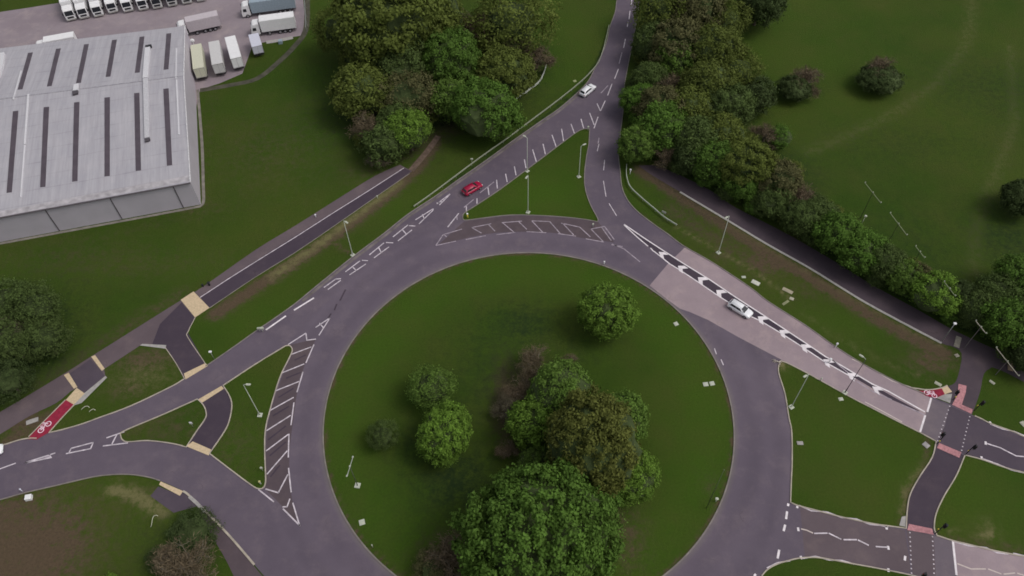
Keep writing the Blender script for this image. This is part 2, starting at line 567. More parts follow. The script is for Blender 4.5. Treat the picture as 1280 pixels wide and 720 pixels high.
hat = smooth(W([(580, 277, 1), (595, 275), (640, 270), (690, 271.5), (727, 275), (748, 278, 1), (768, 303, 1), (730, 298),
                (690, 291), (640, 290), (600, 294), (547, 307, 1)]), True, 4)
sheet('hatched_area', hat, Z1, ASPH_BROWN)
hat2 = smooth(W([(363, 431, 1), (395, 424, 1), (383, 450), (372, 488), (366, 530), (362, 565), (363, 610), (372, 655, 1),
                 (352, 632), (331, 611, 1), (333, 603), (332.5, 570), (334, 537), (339, 512), (347, 487), (356, 462), (366, 440)]), True, 4)
sheet('hatched_area', hat2, Z1, ASPH_BROWN)
sheet('median', [p[:2] for p in W([(783, 283), (804, 298), (830, 314.5), (855, 330.5), (886, 349.5), (920, 372.5), (954, 394.5), (982, 413),
      (1007, 429.5), (1032, 446.5), (1055, 460), (1090, 481), (1120, 498), (1150, 514), (1148, 514), (1115, 500), (1069, 473),
      (1030, 452), (1000, 432), (975, 416), (950, 401), (939, 395.5), (909, 376.5), (900, 371), (867, 348.5), (847, 336),
      (837, 330), (826, 321), (817, 313.5), (810, 307.5), (797, 296.5)])], Z2, ASPH_DARK)

# ------------------------------------------------------------------ footways and cycle paths
sheet('crossing_path', smooth(W([(1170, 553, 1), (1205, 569.5, 1), (1195, 595), (1180, 620), (1170, 642), (1167.5, 667, 1),
      (1134, 661, 1), (1134.5, 636), (1138.5, 617), (1150.5, 595), (1165.5, 572)]), True, 4), Z1, ASPH_DARK)
sheet('crossing_path', smooth(W([(250, 501, 1), (279, 484, 1), (287, 495), (290, 507), (287, 525), (281, 539), (263, 567, 1), (234, 558, 1),
      (246, 539), (257, 523), (257.5, 513)]), True, 4), Z1, ASPH_DARK)
LPU = [(500, 206, 1), (480, 214.5), (460, 225), (420, 250), (370, 281.5), (320, 312), (255, 357.5), (225, 376), (115, 445), (82, 466), (0, 515), (-80, 558, 1)]
LPL = [(-80, 592, 1), (0, 543), (37, 520), (70, 504), (88, 489.5, 1), (96, 485, 1), (105.5, 491.5, 1), (132, 471, 1), (130, 461.5, 1), (175, 432, 1),
       (207, 435, 1), (220, 454, 1), (230, 474, 1), (257, 458, 1), (255, 452), (235, 422), (235, 415), (244, 397), (262, 385), (320, 346), (370, 315),
       (430, 274), (470, 246), (515, 214, 1)]
sheet('footpath', smooth(W(LPU + LPL), True, 3), .014, ASPH_PATH)
sheet('footpath', [p[:2] for p in W([(505, 210), (320, 326), (250, 372), (262, 385), (320, 346), (370, 315), (430, 274), (470, 246), (514, 214)])],
      .022, ASPH_DARK)
sheet('path_junction', [p[:2] for p in W([(227, 378), (243, 397), (235, 416), (255, 452), (258, 458), (230, 474), (220, 454), (207, 435), (190, 431), (200, 405)])],
      .022, ASPH_DARK)
sheet('path_junction', [p[:2] for p in W([(87, 467), (113, 449), (127, 464), (131, 470), (106, 491), (97, 485)])], .022, ASPH_PATCH)
kerb(smooth(W([(262, 385), (320, 346), (370, 315), (430, 274), (470, 246), (512, 217)]), n=3), .12, .06, name='path_edging', m=KERB)
kerb(smooth(W([(257, 457), (255, 452), (235, 422), (235, 415), (244, 397)]), n=3), .12, .06, name='path_edging', m=KERB_L)
kerb(smooth(W([(207, 435, 1), (220, 454), (231, 474)]), n=3), .12, .06, name='path_edging', m=KERB_L)
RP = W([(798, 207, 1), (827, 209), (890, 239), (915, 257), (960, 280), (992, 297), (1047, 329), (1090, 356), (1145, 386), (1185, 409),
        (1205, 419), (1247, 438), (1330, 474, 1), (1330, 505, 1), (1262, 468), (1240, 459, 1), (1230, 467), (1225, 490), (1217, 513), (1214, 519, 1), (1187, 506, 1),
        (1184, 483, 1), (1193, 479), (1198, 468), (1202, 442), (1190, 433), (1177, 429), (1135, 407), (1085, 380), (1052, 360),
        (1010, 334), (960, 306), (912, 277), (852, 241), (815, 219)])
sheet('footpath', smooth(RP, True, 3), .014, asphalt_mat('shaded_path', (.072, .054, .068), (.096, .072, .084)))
kerb(smooth(W([(850, 240), (912, 277), (960, 306), (1010, 334), (1052, 360), (1085, 380), (1135, 407), (1177, 429)]), n=3),
     .42, .05, name='path_edging', m=SLAB)
fl = Flat(); fl.poly([p[:2] for p in W([(175, 432), (178, 430), (208, 431.5), (207, 436)])], .05)
fl.poly([p[:2] for p in W([(132, 470), (134, 472), (102, 504), (92, 507), (105, 492)])], .05)
fl.poly([p[:2] for p in W([(1127, 646), (1133, 645), (1133, 659), (1124, 657)])], .05)
fl.poly([p[:2] for p in W([(1181, 493), (1190, 492.5), (1187.5, 504), (1170, 497.5)])], .05)
fl.obj('paving_slabs', SLAB)
fl = Flat()
for q in ([(226, 375), (242, 364.5), (262, 385), (244, 397)], [(114, 446), (119, 444), (131, 461), (127.5, 464)],
          [(80, 469), (86, 466), (97, 484), (92.5, 486)], [(96, 485), (106, 492), (92.5, 506), (82.5, 500)],
          [(230, 467), (257, 454), (260, 457.5), (232, 474.5)], [(247, 500), (277, 482.5), (280, 486), (252, 504)],
          [(233, 558), (241, 552), (264, 562), (261, 569.5)], [(199, 606), (201, 602), (229, 614), (225, 620)],
          [(1177, 485.6), (1184, 482.5), (1190, 490), (1181, 493)]):
    fl.poly([A2(*p) for p in q], .056)
fl.obj('tactile_paving', BUFF)
fl = Flat()
for q in ([(1198, 480), (1208, 482.5), (1207, 491), (1202, 506), (1216, 512), (1214, 517.5), (1190, 506), (1195, 497), (1197, 491)],
          [(1174, 554), (1201.5, 565.5), (1199, 572.5), (1171, 560)], [(1136, 655), (1165, 661), (1167, 668.5), (1134, 662.5)]):
    fl.poly([A2(*p) for p in q], .056)
fl.obj('tactile_paving', PINK)
fl = Flat()
for q in ([(82.5, 500), (92.5, 505.6), (76, 524), (61, 541), (46, 549.5), (34, 549), (42, 541), (54, 528)],
          [(1148, 488.5), (1159, 488.5), (1177.5, 485.5), (1182, 492.5), (1170, 498), (1157, 495)]):
    fl.poly([A2(*p) for p in q], .048)
fl.obj('cycle_lane', RED)
kerb(smooth(W([(36, 546), (50, 532), (82, 500)]), n=4), .14, .1, name='path_edging', m=KERB_L)
kerb(smooth(W([(62, 540), (77, 523), (93, 506)]), n=4), .14, .1, name='path_edging', m=KERB_L)
kerb(smooth(W([(1140, 485), (1160, 487.5), (1177, 485), (1184, 482)]), n=4), .18, .12, name='path_edging', m=KERB_L)
sheet('footpath', [A2(*p) for p in ((188, 620), (198, 608), (225, 619), (229, 614.5), (240, 624), (246, 633), (217, 641))], .014, ASPH_PATCH)
sheet('footpath', smooth(W([(246, 633, 1), (254, 638), (286, 671), (317, 707), (345, 740, 1), (310, 760, 1), (285, 705), (262, 665)]), True, 3), .012, ASPH_BROWN)
kerb([A2(*p) for p in ((237, 621), (246, 629), (256, 640))], .5, .13, name='kerb', m=SLAB)
kerb(smooth(W([(48, 524, 1), (33, 529, 1)]), n=2), .8, .1, name='paving_slab', m=SLAB)
# depot yard
sheet('yard', [A2(*p) for p in ((-110, 33), (0, 15), (40, 9), (77, 3), (110, -4), (140, -60), (372, -60), (378, -10), (381, 20), (379, 44), (335, 52), (316, 56),
      (303, 92), (275, 104), (250, 112), (240, 160), (-110, 230))], .012, YARD)
fl = Flat(); fl.strip(smooth(W([(250, 113), (290, 106), (322, 98), (350, 76), (368, 58), (382, 38), (384, 5), (384, -40)]), n=4), 1.4, .02)
fl.obj('yard_track', mat('mossy_track', (.075, .072, .05), .9, var=.3, scale=.6))
fl = Flat(); fl.strip(smooth(W([(247, 112), (252.5, 180), (254, 230), (254.3, 252), (250, 258, 1), (200, 267.5), (100, 286), (0, 304.5), (-60, 316)]), n=4), .6, .016)
fl.obj('pavement', mat('dull_concrete', (.21, .19, .165), .9, var=.25, scale=.7))
fl = Flat(); fl.strip(smooth(W([(514, 213), (525, 200), (535, 188), (548, 170)]), n=4), 1.3, .01)
fl.obj('dirt_path', mat('trodden_earth', (.13, .092, .07), .95, var=.3, scale=1.2))
fl = Flat(); fl.strip([A2(*p) for p in ((333, 53), (352, 50), (366, 47))], 1.2, .03)
fl.obj('pavement', SLAB)

# ------------------------------------------------------------------ painted lines
PW = .2


def lines(name, m, segs, w=PW, z=Z3):
    f = Flat()
    for s in segs:
        f.strip([A2(*p[:2]) for p in s], w, z)
    return f.obj(name, m)


def TS(ox, oy, s, segs):
    return [[(ox + x / s, oy + y / s) for x, y in seg] for seg in segs]


lines('road_marking', PAINT, TS(320, 180, 4, [
    [(970, 250), (905, 300)], [(970, 252), (917, 306)], [(932, 288), (903, 296)],
    [(885, 325), (797, 380)], [(882, 335), (815, 400)], [(887, 324), (882, 336)], [(832, 352), (842, 376)],
    [(760, 405), (685, 465)], [(780, 430), (710, 485)], [(733, 430), (752, 452)], [(765, 409), (797, 411)],
    [(640, 495), (567, 555)], [(665, 515), (590, 570)], [(613, 518), (628, 545)], [(650, 493), (686, 495)],
    [(520, 585), (447, 640)], [(550, 600), (468, 655)], [(485, 617), (502, 634)], [(530, 582), (560, 584)],
    [(400, 675), (340, 718)], [(424, 682), (360, 728)], [(395, 676), (425, 674)]]))
lines('road_marking', PAINT_H, TS(320, 360, 4, [[(290, 50), (190, 112)], [(150, 140), (50, 210)]]), .3)
lines('road_marking', PAINT, TS(320, 360, 4, [
    [(370, 150), (315, 237)], [(370, 150), (298, 198)], [(318, 176), (338, 200)], [(250, 228), (255, 264)],
    [(255, 262), (300, 256)], [(250, 226), (160, 284)], [(178, 332), (277, 295)], [(290, 283), (250, 375)],
    [(130, 425), (242, 380)], [(235, 420), (205, 522)], [(100, 514), (215, 468)], [(72, 612), (189, 547)],
    [(190, 573), (175, 687)], [(53, 714), (174, 637)]]) + TS(320, 540, 4, [
    [(50, 96), (162, 12)], [(165, 10), (162, 128)], [(55, 212), (157, 94)], [(163, 180), (176, 302)], [(48, 285), (114, 305)],
    [(111, 306), (160, 212)], [(12, 287), (90, 350)], [(133, 375), (157, 374)], [(155, 376), (170, 334)],
    [(135, 384), (221, 470)], [(184, 354), (219, 470)]]))
lines('road_marking', PAINT_W, TS(540, 240, 5.333, [
    [(25, 358), (160, 328)], [(25, 358), (75, 285)], [(75, 285), (200, 248)], [(78, 283), (98, 300)], [(165, 160), (168, 186)],
    [(265, 238), (395, 212)], [(265, 238), (330, 275)], [(225, 318), (358, 292)], [(375, 215), (420, 262)], [(465, 205), (600, 195)],
    [(470, 205), (545, 268)], [(430, 285), (555, 270)], [(580, 200), (632, 250)], [(665, 193), (785, 198)], [(667, 195), (737, 268)],
    [(630, 265), (762, 272)], [(785, 198), (855, 278)], [(860, 208), (985, 235)], [(872, 210), (945, 288)], [(840, 278), (960, 295)],
    [(985, 235), (1055, 300)], [(1025, 312), (1145, 335)], [(1060, 248), (1140, 330)], [(1060, 248), (1150, 230)],
    [(1130, 235), (1195, 325)], [(1150, 230), (1215, 318)], [(1195, 352), (1270, 365)]]))
lines('road_marking', PAINT, TS(540, 240, 5.333, [[(105, 235), (178, 143)]]) + TS(320, 180, 4, [
    [(1052, 313), (1052, 342)], [(1105, 272), (1105, 299)], [(1160, 218), (1165, 256)], [(1203, 180), (1207, 223)],
    [(1248, 150), (1256, 191)]]) + TS(640, 180, 4, [[(12, 113), (20, 157)], [(62, 78), (70, 122)], [(103, 28), (122, 90)],
    [(155, 0), (167, 52)], [(215, -3), (221, 17)]]) + TS(640, 0, 4, [
    [(200, 675), (215, 718)], [(248, 645), (258, 706)], [(295, 620), (313, 670)], [(345, 595), (358, 642)],
    [(388, 565), (411, 626)], [(430, 585), (410, 642)], [(425, 518), (442, 556)], [(466, 504), (442, 556)], [(500, 420), (478, 478)],
    [(532, 345), (513, 395)], [(567, 195), (558, 240)], [(580, 110), (576, 135)], [(590, 55), (585, 97)], [(600, -10), (595, 30)]]))
lines('road_marking', PAINT_W, TS(640, 0, 4, [[(550, 262), (535, 320)], [(480, 428), (445, 466)], [(435, 690), (430, 720)]])
      + TS(320, 180, 4, [[(1040, 318), (1088, 278)], [(1120, 245), (1190, 190)]]) + TS(765, 300, 4, [[(0, 20), (60, 45)], [(60, 45), (140, 110)]]))
lines('road_marking', PAINT, TS(640, 180, 4, [[(435, 0), (426, 37)], [(463, 80), (458, 132)], [(457, 185), (470, 264)], [(485, 298), (523, 360)]])
      + TS(640, 360, 4, [[(1012, 302), (1022, 332)], [(1045, 358), (1057, 386)]]), .15)
lines('road_marking', PAINT, TS(0, 500, 8, [
    [(-300, 790), (0, 690), (160, 632)], [(250, 630), (555, 530)], [(250, 630), (520, 575)], [(495, 545), (508, 575)], [(690, 530), (712, 485)],
    [(710, 485), (935, 425)], [(935, 422), (905, 492)], [(660, 538), (905, 488)], [(1065, 380), (1245, 318)], [(1030, 461), (1280, 430)],
    [(1120, 442), (1168, 350)]]))
lines('road_marking', PAINT_W, TS(0, 500, 8, [[(285, 622), (400, 585), (495, 568)]]), .45, Z2)
lines('old_marking_trace', ASPH_DARK, TS(320, 360, 4, [
    [(192, 362), (250, 335)], [(150, 452), (225, 422)], [(112, 548), (188, 502)], [(84, 640), (165, 592)]])
    + TS(320, 540, 4, [[(60, 40), (150, -30)], [(68, 120), (150, 50)], [(72, 225), (120, 165)]])
    + [[(432, 362), (425, 376)], [(421, 380), (418, 388)], [(414, 392), (410, 398)]], .3, Z2)
fl = Flat(); ia = min(range(len(OUT_S)), key=lambda i: hypot(OUT_S[i][0] - A2(725, 113)[0], OUT_S[i][1] - A2(725, 113)[1]))
ib = min(range(len(OUT_S)), key=lambda i: hypot(OUT_S[i][0] - A2(370, 379)[0], OUT_S[i][1] - A2(370, 379)[1]))
edge = OUT_S[ia:ib]; le, re = ribbon_geo(edge, 1.1)
fl.strip([((p[0]), (p[1])) for p in le], .55, .025); fl.obj('road_edge_grit', mat('edge_grit', (.16, .135, .13), .9, var=.35, scale=.5))
# centre of the dual road: outlined median and chevrons
up = [(780, 280.6), (804, 297), (830, 314), (855, 330), (886, 349), (920, 372), (954, 394), (982, 412.5), (1007, 429), (1032, 446),
      (1055, 459), (1090, 480), (1110, 489), (1147, 510), (1156, 515)]
lo = [(780, 281.5), (797, 297), (810, 308)]
lo2 = [(817, 314), (826, 321), (837, 330), (847, 336), (867, 349), (900, 371.5), (909, 377), (939, 396), (950, 401), (975, 416),
       (1000, 432), (1030, 452), (1069, 474)]
lines('median_line', PAINT_H, [up], .24, Z4); lines('median_line', PAINT_H, [lo, [(813, 310), (817, 314.5)], lo2], .22, Z4)
lines('median_line', PAINT_W, [[(1071, 477), (1090, 489), (1115, 500)], [(1127, 506), (1156, 519)], [(1040, 450), (1060, 466)]], .2, Z4)
f = Flat()
for (x, y, s) in ((825, 316, .9), (849, 333.5, 1.15), (874, 348, 1.25), (897, 364, 1.25), (922.5, 381.5, 1.2), (949, 397, 1.2), (976, 414, 1.15),
                  (1003, 432, 1.1), (1031, 450.5, 1.05), (1061, 467.5, .95), (1092, 484.5, .85)):
    c = Vector(A2(x, y)); d = (Vector(A2(x + 25, y + 16.5)) - Vector(A2(x, y))).normalized(); n_ = Vector((-d.y, d.x))
    s *= .9; hw = .8 * s
    f.poly([c + d * -.3 + n_ * 0, c + d * .55 + n_ * hw, c + d * 1.45 + n_ * hw, c + d * .75, c + d * 1.45 - n_ * hw, c + d * .55 - n_ * hw], Z4 + .006)
f.obj('chevron_marking', PAINT_H)
# signal crossings: stop lines, studs, zigzags
lines('stop_line', PAINT_H, [[(1164, 497.5), (1159, 515)], [(1156.5, 519), (1150, 540)], [(1191, 676), (1195.5, 719)]], .3)
lines('give_way_line', PAINT_H, TS(940, 630, 8, [[(363, -4), (359, 22)], [(350, 74), (340, 152)], [(331, 208), (315, 272)], [(272, 458), (255, 546)],
      [(38, 702), (20, 722)], [(455, 8), (450, 42)], [(459, 235), (465, 272)], [(484, 520), (500, 552)]])
      + TS(960, 540, 4, [[(599, 570), (603, 589)], [(590, 470), (594, 488)], [(686, 620), (683, 643)], [(601, 682), (602, 700)]])
      + [[(1232, 552), (1232, 556)], [(1226.5, 570.5), (1227.5, 574)], [(1237, 527), (1239, 531)]], .32)
lines('zigzag_marking', PAINT, TS(940, 630, 8, [
    [(470, 15), (590, 68), (750, 82), (890, 135), (1045, 152), (1180, 205), (1280, 212), (1360, 232)],
    [(620, 295), (755, 292)], [(765, 292), (892, 354)], [(915, 358), (1048, 358)],
    [(1058, 360), (1167, 414)], [(500, 545), (635, 524), (770, 560), (900, 566), (1020, 602)], [(148, 642), (250, 590), (383, 566)]])
    + TS(960, 540, 4, [[(538, 573), (598, 577)]]) + TS(1120, 530, 8, [
        [(905, 195), (1040, 238), (1200, 320), (1280, 327)], [(860, 345), (1010, 400), (1150, 460), (1290, 492)]])
    + TS(1120, 450, 8, [[(945, 642), (1060, 690), (1180, 716), (1290, 760)]])
    + TS(1120, 630, 8, [[(580, 377), (720, 417), (900, 438), (1010, 487), (1120, 500)], [(1170, 493), (1290, 522)]]), .2)
lines('zigzag_marking', mat('cream_paint', (.56, .48, .44), .8), TS(1120, 630, 8, [[(612, 597), (750, 650), (897, 650)], [(920, 650), (1052, 700)], [(1075, 702), (1190, 690)],
      [(1210, 692), (1290, 718)]]) + TS(1040, 440, 8, [[(200, 70), (400, 170), (600, 290), (780, 350), (900, 410)], [(330, 500), (500, 590), (700, 700)]])
      + TS(940, 630, 8, [[(490, 250), (545, 262), (610, 292)]]), .18, Z2)
f = Flat()
for (a, b, n_) in (((1212, 521), (1202, 563), 10), ((1187, 508), (1172, 551), 10), ((1137.2, 666), (1139.5, 722), 11), ((1165.5, 671), (1168, 728), 11)):
    for k in range(n_):
        t = k / (n_ - 1)
        c = A2(a[0] + (b[0] - a[0]) * t, a[1] + (b[1] - a[1]) * t)
        f.poly([(c[0] - .09, c[1] - .09), (c[0] + .09, c[1] - .09), (c[0] + .09, c[1] + .09), (c[0] - .09, c[1] + .09)], Z3)
f.obj('crossing_studs', PAINT)
lines('path_line', PAINT, [[(505, 210), (460, 239), (420, 264), (370, 296), (320, 327), (285, 349), (250, 372)]], .16, .03)


def bicycle(name, c, d, s, m):
    """painted bicycle symbol: two wheels, frame, handlebar"""
    f = Flat(); d = Vector(d).normalized(); n_ = Vector((-d.y, d.x)); c = Vector(c)
    P = lambda u, v: tuple(c + (d * u + n_ * v) * s)
    for wx in (-.55, .55):
        f.strip([P(wx + .34 * cos(a * pi / 8), .34 * sin(a * pi / 8)) for a in range(16)], .12 * s, Z4 + .01, True)
    for q in (((-.55, 0), (-.2, .45), (.35, .5), (-.05, 0), (-.55, 0)), ((-.05, 0), (-.25, .6)), ((.55, 0), (.32, .65), (.15, .7))):
        f.strip([P(*p) for p in q], .12 * s, Z4 + .014)
    return f.obj(name, m)


bicycle('bicycle_symbol', A2(56, 534), (Vector(A2(66, 524)) - Vector(A2(50, 538))).to_2d(), 1.25, mat('pink_paint', (.8, .6, .68), .7))
bicycle('bicycle_symbol', A2(1163, 493), (Vector(A2(1170, 494)) - Vector(A2(1160, 490))).to_2d(), 1.1, mat('pink_paint', (.8, .6, .68), .7))

# ------------------------------------------------------------------ the ground sheet, with worn turf, darker grass and tree shade painted in
fx = np.arange(-150, 150.1, .8); fy = np.arange(-6, 215, .8)
xs = np.concatenate([-np.geomspace(3000, 152, 26), fx, np.geomspace(152, 3000, 26)])
ys = np.concatenate([-np.geomspace(3000, 8, 26), fy, np.geomspace(217, 4000, 26)])
GX, GY = np.meshgrid(xs, ys)
P = np.stack([GX.ravel(), GY.ravel()], 1)
wear_shade = np.zeros((len(P), 3))


def dist_poly(pts):
    d = np.full(len(P), 1e9)
    for a, b in zip(pts, pts[1:]):
        a = np.array(a[:2]); b = np.array(b[:2]); ab = b - a
        t = np.clip(((P - a) @ ab) / (ab @ ab + 1e-9), 0, 1)
        d = np.minimum(d, np.hypot(*(P - a - t[:, None] * ab).T))
    return d


def wear_shade_line(ch, pts, w, s):
    d = dist_poly([A2(*p) for p in pts])
    wear_shade[:, ch] = np.maximum(wear_shade[:, ch], s * np.exp(-(d / w) ** 2))


def wear_shade_blob(ch, x, y, rx, ry, s):
    c = A2(x, y)
    e = ((P[:, 0] - c[0]) / rx) ** 2 + ((P[:, 1] - c[1]) / ry) ** 2
    wear_shade[:, ch] = np.maximum(wear_shade[:, ch], s * np.exp(-e))


wear_shade_line(0, [(545, 178), (525, 207), (490, 240), (430, 286), (370, 327), (320, 359), (270, 392)], 1.7, .95)
wear_shade_line(1, [(500, 228), (450, 266), (390, 312), (340, 346)], 1.2, .8)
wear_shade_line(0, [(415, 302), (436, 316)], .6, .7)
wear_shade_line(0, [(225, 368), (160, 408), (100, 447), (50, 480)], 2.2, .42)
wear_shade_line(0, [(0, 560), (30, 540), (70, 515)], 1.6, .8)
wear_shade_blob(0, 180, 450, 6, 3, .7); wear_shade_blob(0, 160, 485, 4, 2.5, .5); wear_shade_blob(0, 30, 528, 5, 3, .8)
wear_shade_blob(0, 35, 690, 11, 9, 1.0); wear_shade_blob(0, 10, 640, 8, 4, .8); wear_shade_blob(0, -60, 690, 20, 12, 1)
wear_shade_line(0, [(0, 635), (40, 622), (75, 614)], 1.0, .5)
wear_shade_line(1, [(140, 612), (165, 617), (190, 632), (205, 640)], 1.3, .9)
wear_shade_blob(0, 175, 620, 5, 2, .5)
wear_shade_line(0, [(800, 212), (852, 248), (912, 286), (960, 317), (1010, 345), (1052, 371), (1085, 392), (1135, 420), (1180, 441)], 1.7, .95)
wear_shade_line(1, [(912, 282), (960, 311), (1052, 365), (1135, 413), (1180, 435)], .8, .45)
wear_shade_line(0, [(840, 262), (880, 290), (930, 320)], 3.0, .5)
wear_shade_blob(0, 960, 328, 6, 3.5, .8); wear_shade_blob(0, 1165, 450, 5, 3.5, .7); wear_shade_blob(0, 905, 315, 4, 4, .5); wear_shade_blob(0, 1010, 360, 8, 4, .35)
wear_shade_line(1, [(845, 284), (880, 303), (940, 337), (968, 358), (988, 375)], .5, .7)
wear_shade_line(1, [(1005, 395), (1060, 430), (1110, 455), (1150, 470)], .9, .3)
wear_shade_blob(1, 976, 455, 1.6, 1.2, 1.0)
wear_shade_line(0, [(1165, 500), (1155, 590), (1133, 617), (1129, 640), (1126, 658)], .7, .5)
wear_shade_line(1, [(1150, 585), (1131, 612), (1127, 640)], .7, .6)
wear_shade_line(1, [(1187, 665), (1215, 667), (1240, 669)], .35, .9); wear_shade_blob(1, 1235, 662, 2, 2, .5)
wear_shade_line(0, [(1175, 672), (1230, 682), (1280, 690)], 1.0, .5)
wear_shade_line(1, [(1215, -20), (1213, 30), (1205, 60), (1170, 105), (1120, 140), (1060, 170), (1010, 190)], 1.9, .34)
wear_shade_line(1, [(1262, 60), (1268, 150), (1255, 190), (1235, 240), (1222, 285), (1216, 350)], 1.7, .34)
wear_shade_blob(0, 330, 190, 14, 14, .28); wear_shade_blob(1, 400, 160, 12, 20, .15); wear_shade_blob(0, 150, 330, 26, 4, .3)
wear_shade_blob(2, 1250, 110, 22, 14, .5); wear_shade_blob(2, 1130, 180, 25, 10, .4); wear_shade_blob(2, 1150, 320, 14, 16, .45); wear_shade_blob(2, 1265, 300, 10, 12, .7)
wear_shade_blob(0, 100, 320, 22, 4, .3); wear_shade_blob(0, 240, 260, 8, 4, .35); wear_shade_line(0, [(0, 300), (120, 300), (255, 262), (265, 120)], 2.0, .22)
wear_shade_blob(0, 632, 500, 2.5, 8, .9); wear_shade_blob(0, 660, 470, 4, 3, .7); wear_shade_blob(0, 565, 695, 5, 4, .8); wear_shade_blob(0, 780, 670, 4, 6, .55)
wear_shade_blob(2, 630, 470, 15, 15, .55); wear_shade_blob(2, 560, 590, 10, 11, .6); wear_shade_blob(2, 720, 430, 9, 7, .45); wear_shade_blob(2, 655, 405, 9, 6, .75); wear_shade_blob(2, 600, 430, 6, 5, .5)  # rough inner grass darker, with tree shade painted into the same blobs
wear_shade_blob(0, 205, 535, 8, 4, .4); wear_shade_blob(0, 290, 560, 6, 7, .3); wear_shade_blob(0, 1000, 300, 8, 4, .4); wear_shade_blob(0, 470, 215, 10, 4, .35); wear_shade_blob(1, 180, 470, 7, 4, .45); wear_shade_blob(0, 900, 270, 6, 4, .6); wear_shade_blob(2, 570, 600, 9, 8, .8); wear_shade_blob(2, 520, 560, 6, 6, .6)  # soil and straw patches; the dark island blobs are painted tree shade
wear_shade_blob(2, 755, 412, 5, 4, .6); wear_shade_blob(2, 700, 430, 7, 4, .3); wear_shade_blob(0, 890, 610, 2, 3, .35)  # painted shade at the lone island tree and above the grove
wear_shade_blob(2, 505, 120, 22, 20, 1); wear_shade_blob(2, 600, 90, 16, 26, .9); wear_shade_blob(2, 860, 120, 14, 35, 1); wear_shade_blob(2, 960, 220, 12, 10, .9)  # ground painted darker under the wood and the belt
wear_shade_line(0, [(450, 120), (500, 190), (560, 160)], 4, .6)
wear_shade_line(2, [(1000, 265), (1050, 305), (1120, 345), (1200, 390), (1290, 430)], 5, .95)  # ground painted darker under the long tree row
wear_shade_blob(2, 30, 430, 12, 14, .9); wear_shade_blob(2, 230, 680, 6, 6, .8); wear_shade_blob(2, 1000, 110, 7, 5, .6)  # ground painted darker under the left edge trees and the bushes
wear_shade_line(0, [(640, 185), (570, 232), (500, 283), (440, 328)], .5, .5)
wear_shade_line(2, [(759, 50), (745, 80), (725, 111), (677, 149), (610, 196), (560, 232)], .7, .8)
wear_shade_line(0, [(150, 545), (200, 528), (240, 512)], .8, .35); wear_shade_line(0, [(262, 566), (292, 588), (318, 606)], .5, .3)
wear_shade_line(0, [(800, 268), (840, 300), (890, 332), (960, 382), (1040, 435), (1120, 480)], .45, .6)
wear_shade_line(0, [(230, 478), (165, 511)], .4, .3); wear_shade_line(0, [(0, 290), (0, 310)], .3, .1)
d_ring = np.abs(np.hypot(P[:, 0] - RC.x, P[:, 1] - RC.y) - (RR - .25))
wear_shade[:, 0] = np.maximum(wear_shade[:, 0], .75 * np.exp(-(d_ring / .35) ** 2))
nx, ny = len(xs), len(ys)
idx = np.arange(nx * ny).reshape(ny, nx)
faces = np.stack([idx[:-1, :-1], idx[:-1, 1:], idx[1:, 1:], idx[1:, :-1]], -1).reshape(-1, 4)
me = bpy.data.meshes.new('ground')
me.vertices.add(len(P)); me.vertices.foreach_set('co', np.c_[P, np.zeros(len(P))].ravel())
me.loops.add(faces.size); me.loops.foreach_set('vertex_index', faces.ravel())
me.polygons.add(len(faces)); me.polygons.foreach_set('loop_start', np.arange(0, faces.size, 4))
me.polygons.foreach_set('loop_total', np.full(len(faces), 4))
me.update(calc_edges=True); me.validate()
rr_ = np.hypot(P[:, 0] - RC.x, P[:, 1] - RC.y)
mown = np.exp(-((rr_ - 29) / 5.5) ** 2) * .9


def mownblob(x, y, rx, ry, s):
    c = A2(x, y)
    np.maximum(mown, s * np.exp(-(((P[:, 0] - c[0]) / rx) ** 2 + ((P[:, 1] - c[1]) / ry) ** 2)), out=mown)


for q in ((670, 245, 12, 10, 1.1), (330, 400, 14, 6, .6), (300, 550, 8, 9, .4), (1070, 560, 16, 12, .5), (1230, 620, 14, 9, .55), (500, 260, 16, 6, .5),
          (700, 60, 10, 26, .5), (1000, 60, 26, 22, .35), (380, 120, 10, 25, .35), (800, 240, 5, 6, .5), (1060, 410, 18, 5, .5), (200, 330, 22, 5, .3)):
    mownblob(*q)
ma = me.attributes.new('mown', 'FLOAT', 'POINT'); ma.data.foreach_set('value', mown)
ca = me.attributes.new('wear_shade', 'FLOAT_COLOR', 'POINT')
ca.data.foreach_set('color', np.c_[wear_shade, np.ones(len(P))].ravel())
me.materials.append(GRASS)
tag(link(bpy.data.objects.new('ground', me)), kind='structure')

# ------------------------------------------------------------------ trees
rng = np.random.default_rng(3)


def quads_mesh(name, c, n, size, tone, mats, core=None, elong=None):
    """leaf-sized diamond faces at c with normals n"""
    N = len(c)
    r = rng.normal(size=(N, 3)); r -= (r * n).sum(1)[:, None] * n; r /= np.linalg.norm(r, axis=1)[:, None] + 1e-9
    s = np.cross(n, r)
    a = size[:, None] * r; b = size[:, None] * s * (.62 if elong is None else elong)
    v = np.stack([c - a, c - b, c + a, c + b], 1).reshape(-1, 3)
    fcs = np.arange(N * 4).reshape(N, 4)
    tn = np.repeat(tone, 4)
    nq = N
    if core is not None:
        cv, cf = core
        fcs_l = [tuple(x) for x in fcs] + [tuple(i + len(v) for i in q) for q in cf]
        v = np.concatenate([v, cv]); tn = np.concatenate([tn, np.zeros(len(cv))])
    else:
        fcs_l = [tuple(x) for x in fcs]
    me = bpy.data.meshes.new(name)
    me.from_pydata(v.tolist(), [], fcs_l)
    for m in mats: me.materials.append(m)
    mi = np.zeros(len(fcs_l), int); mi[nq:] = len(mats) - 1
    me.polygons.foreach_set('material_index', mi)
    at_ = me.attributes.new('tone', 'FLOAT', 'POINT'); at_.data.foreach_set('value', tn)
    me.update()
    return me


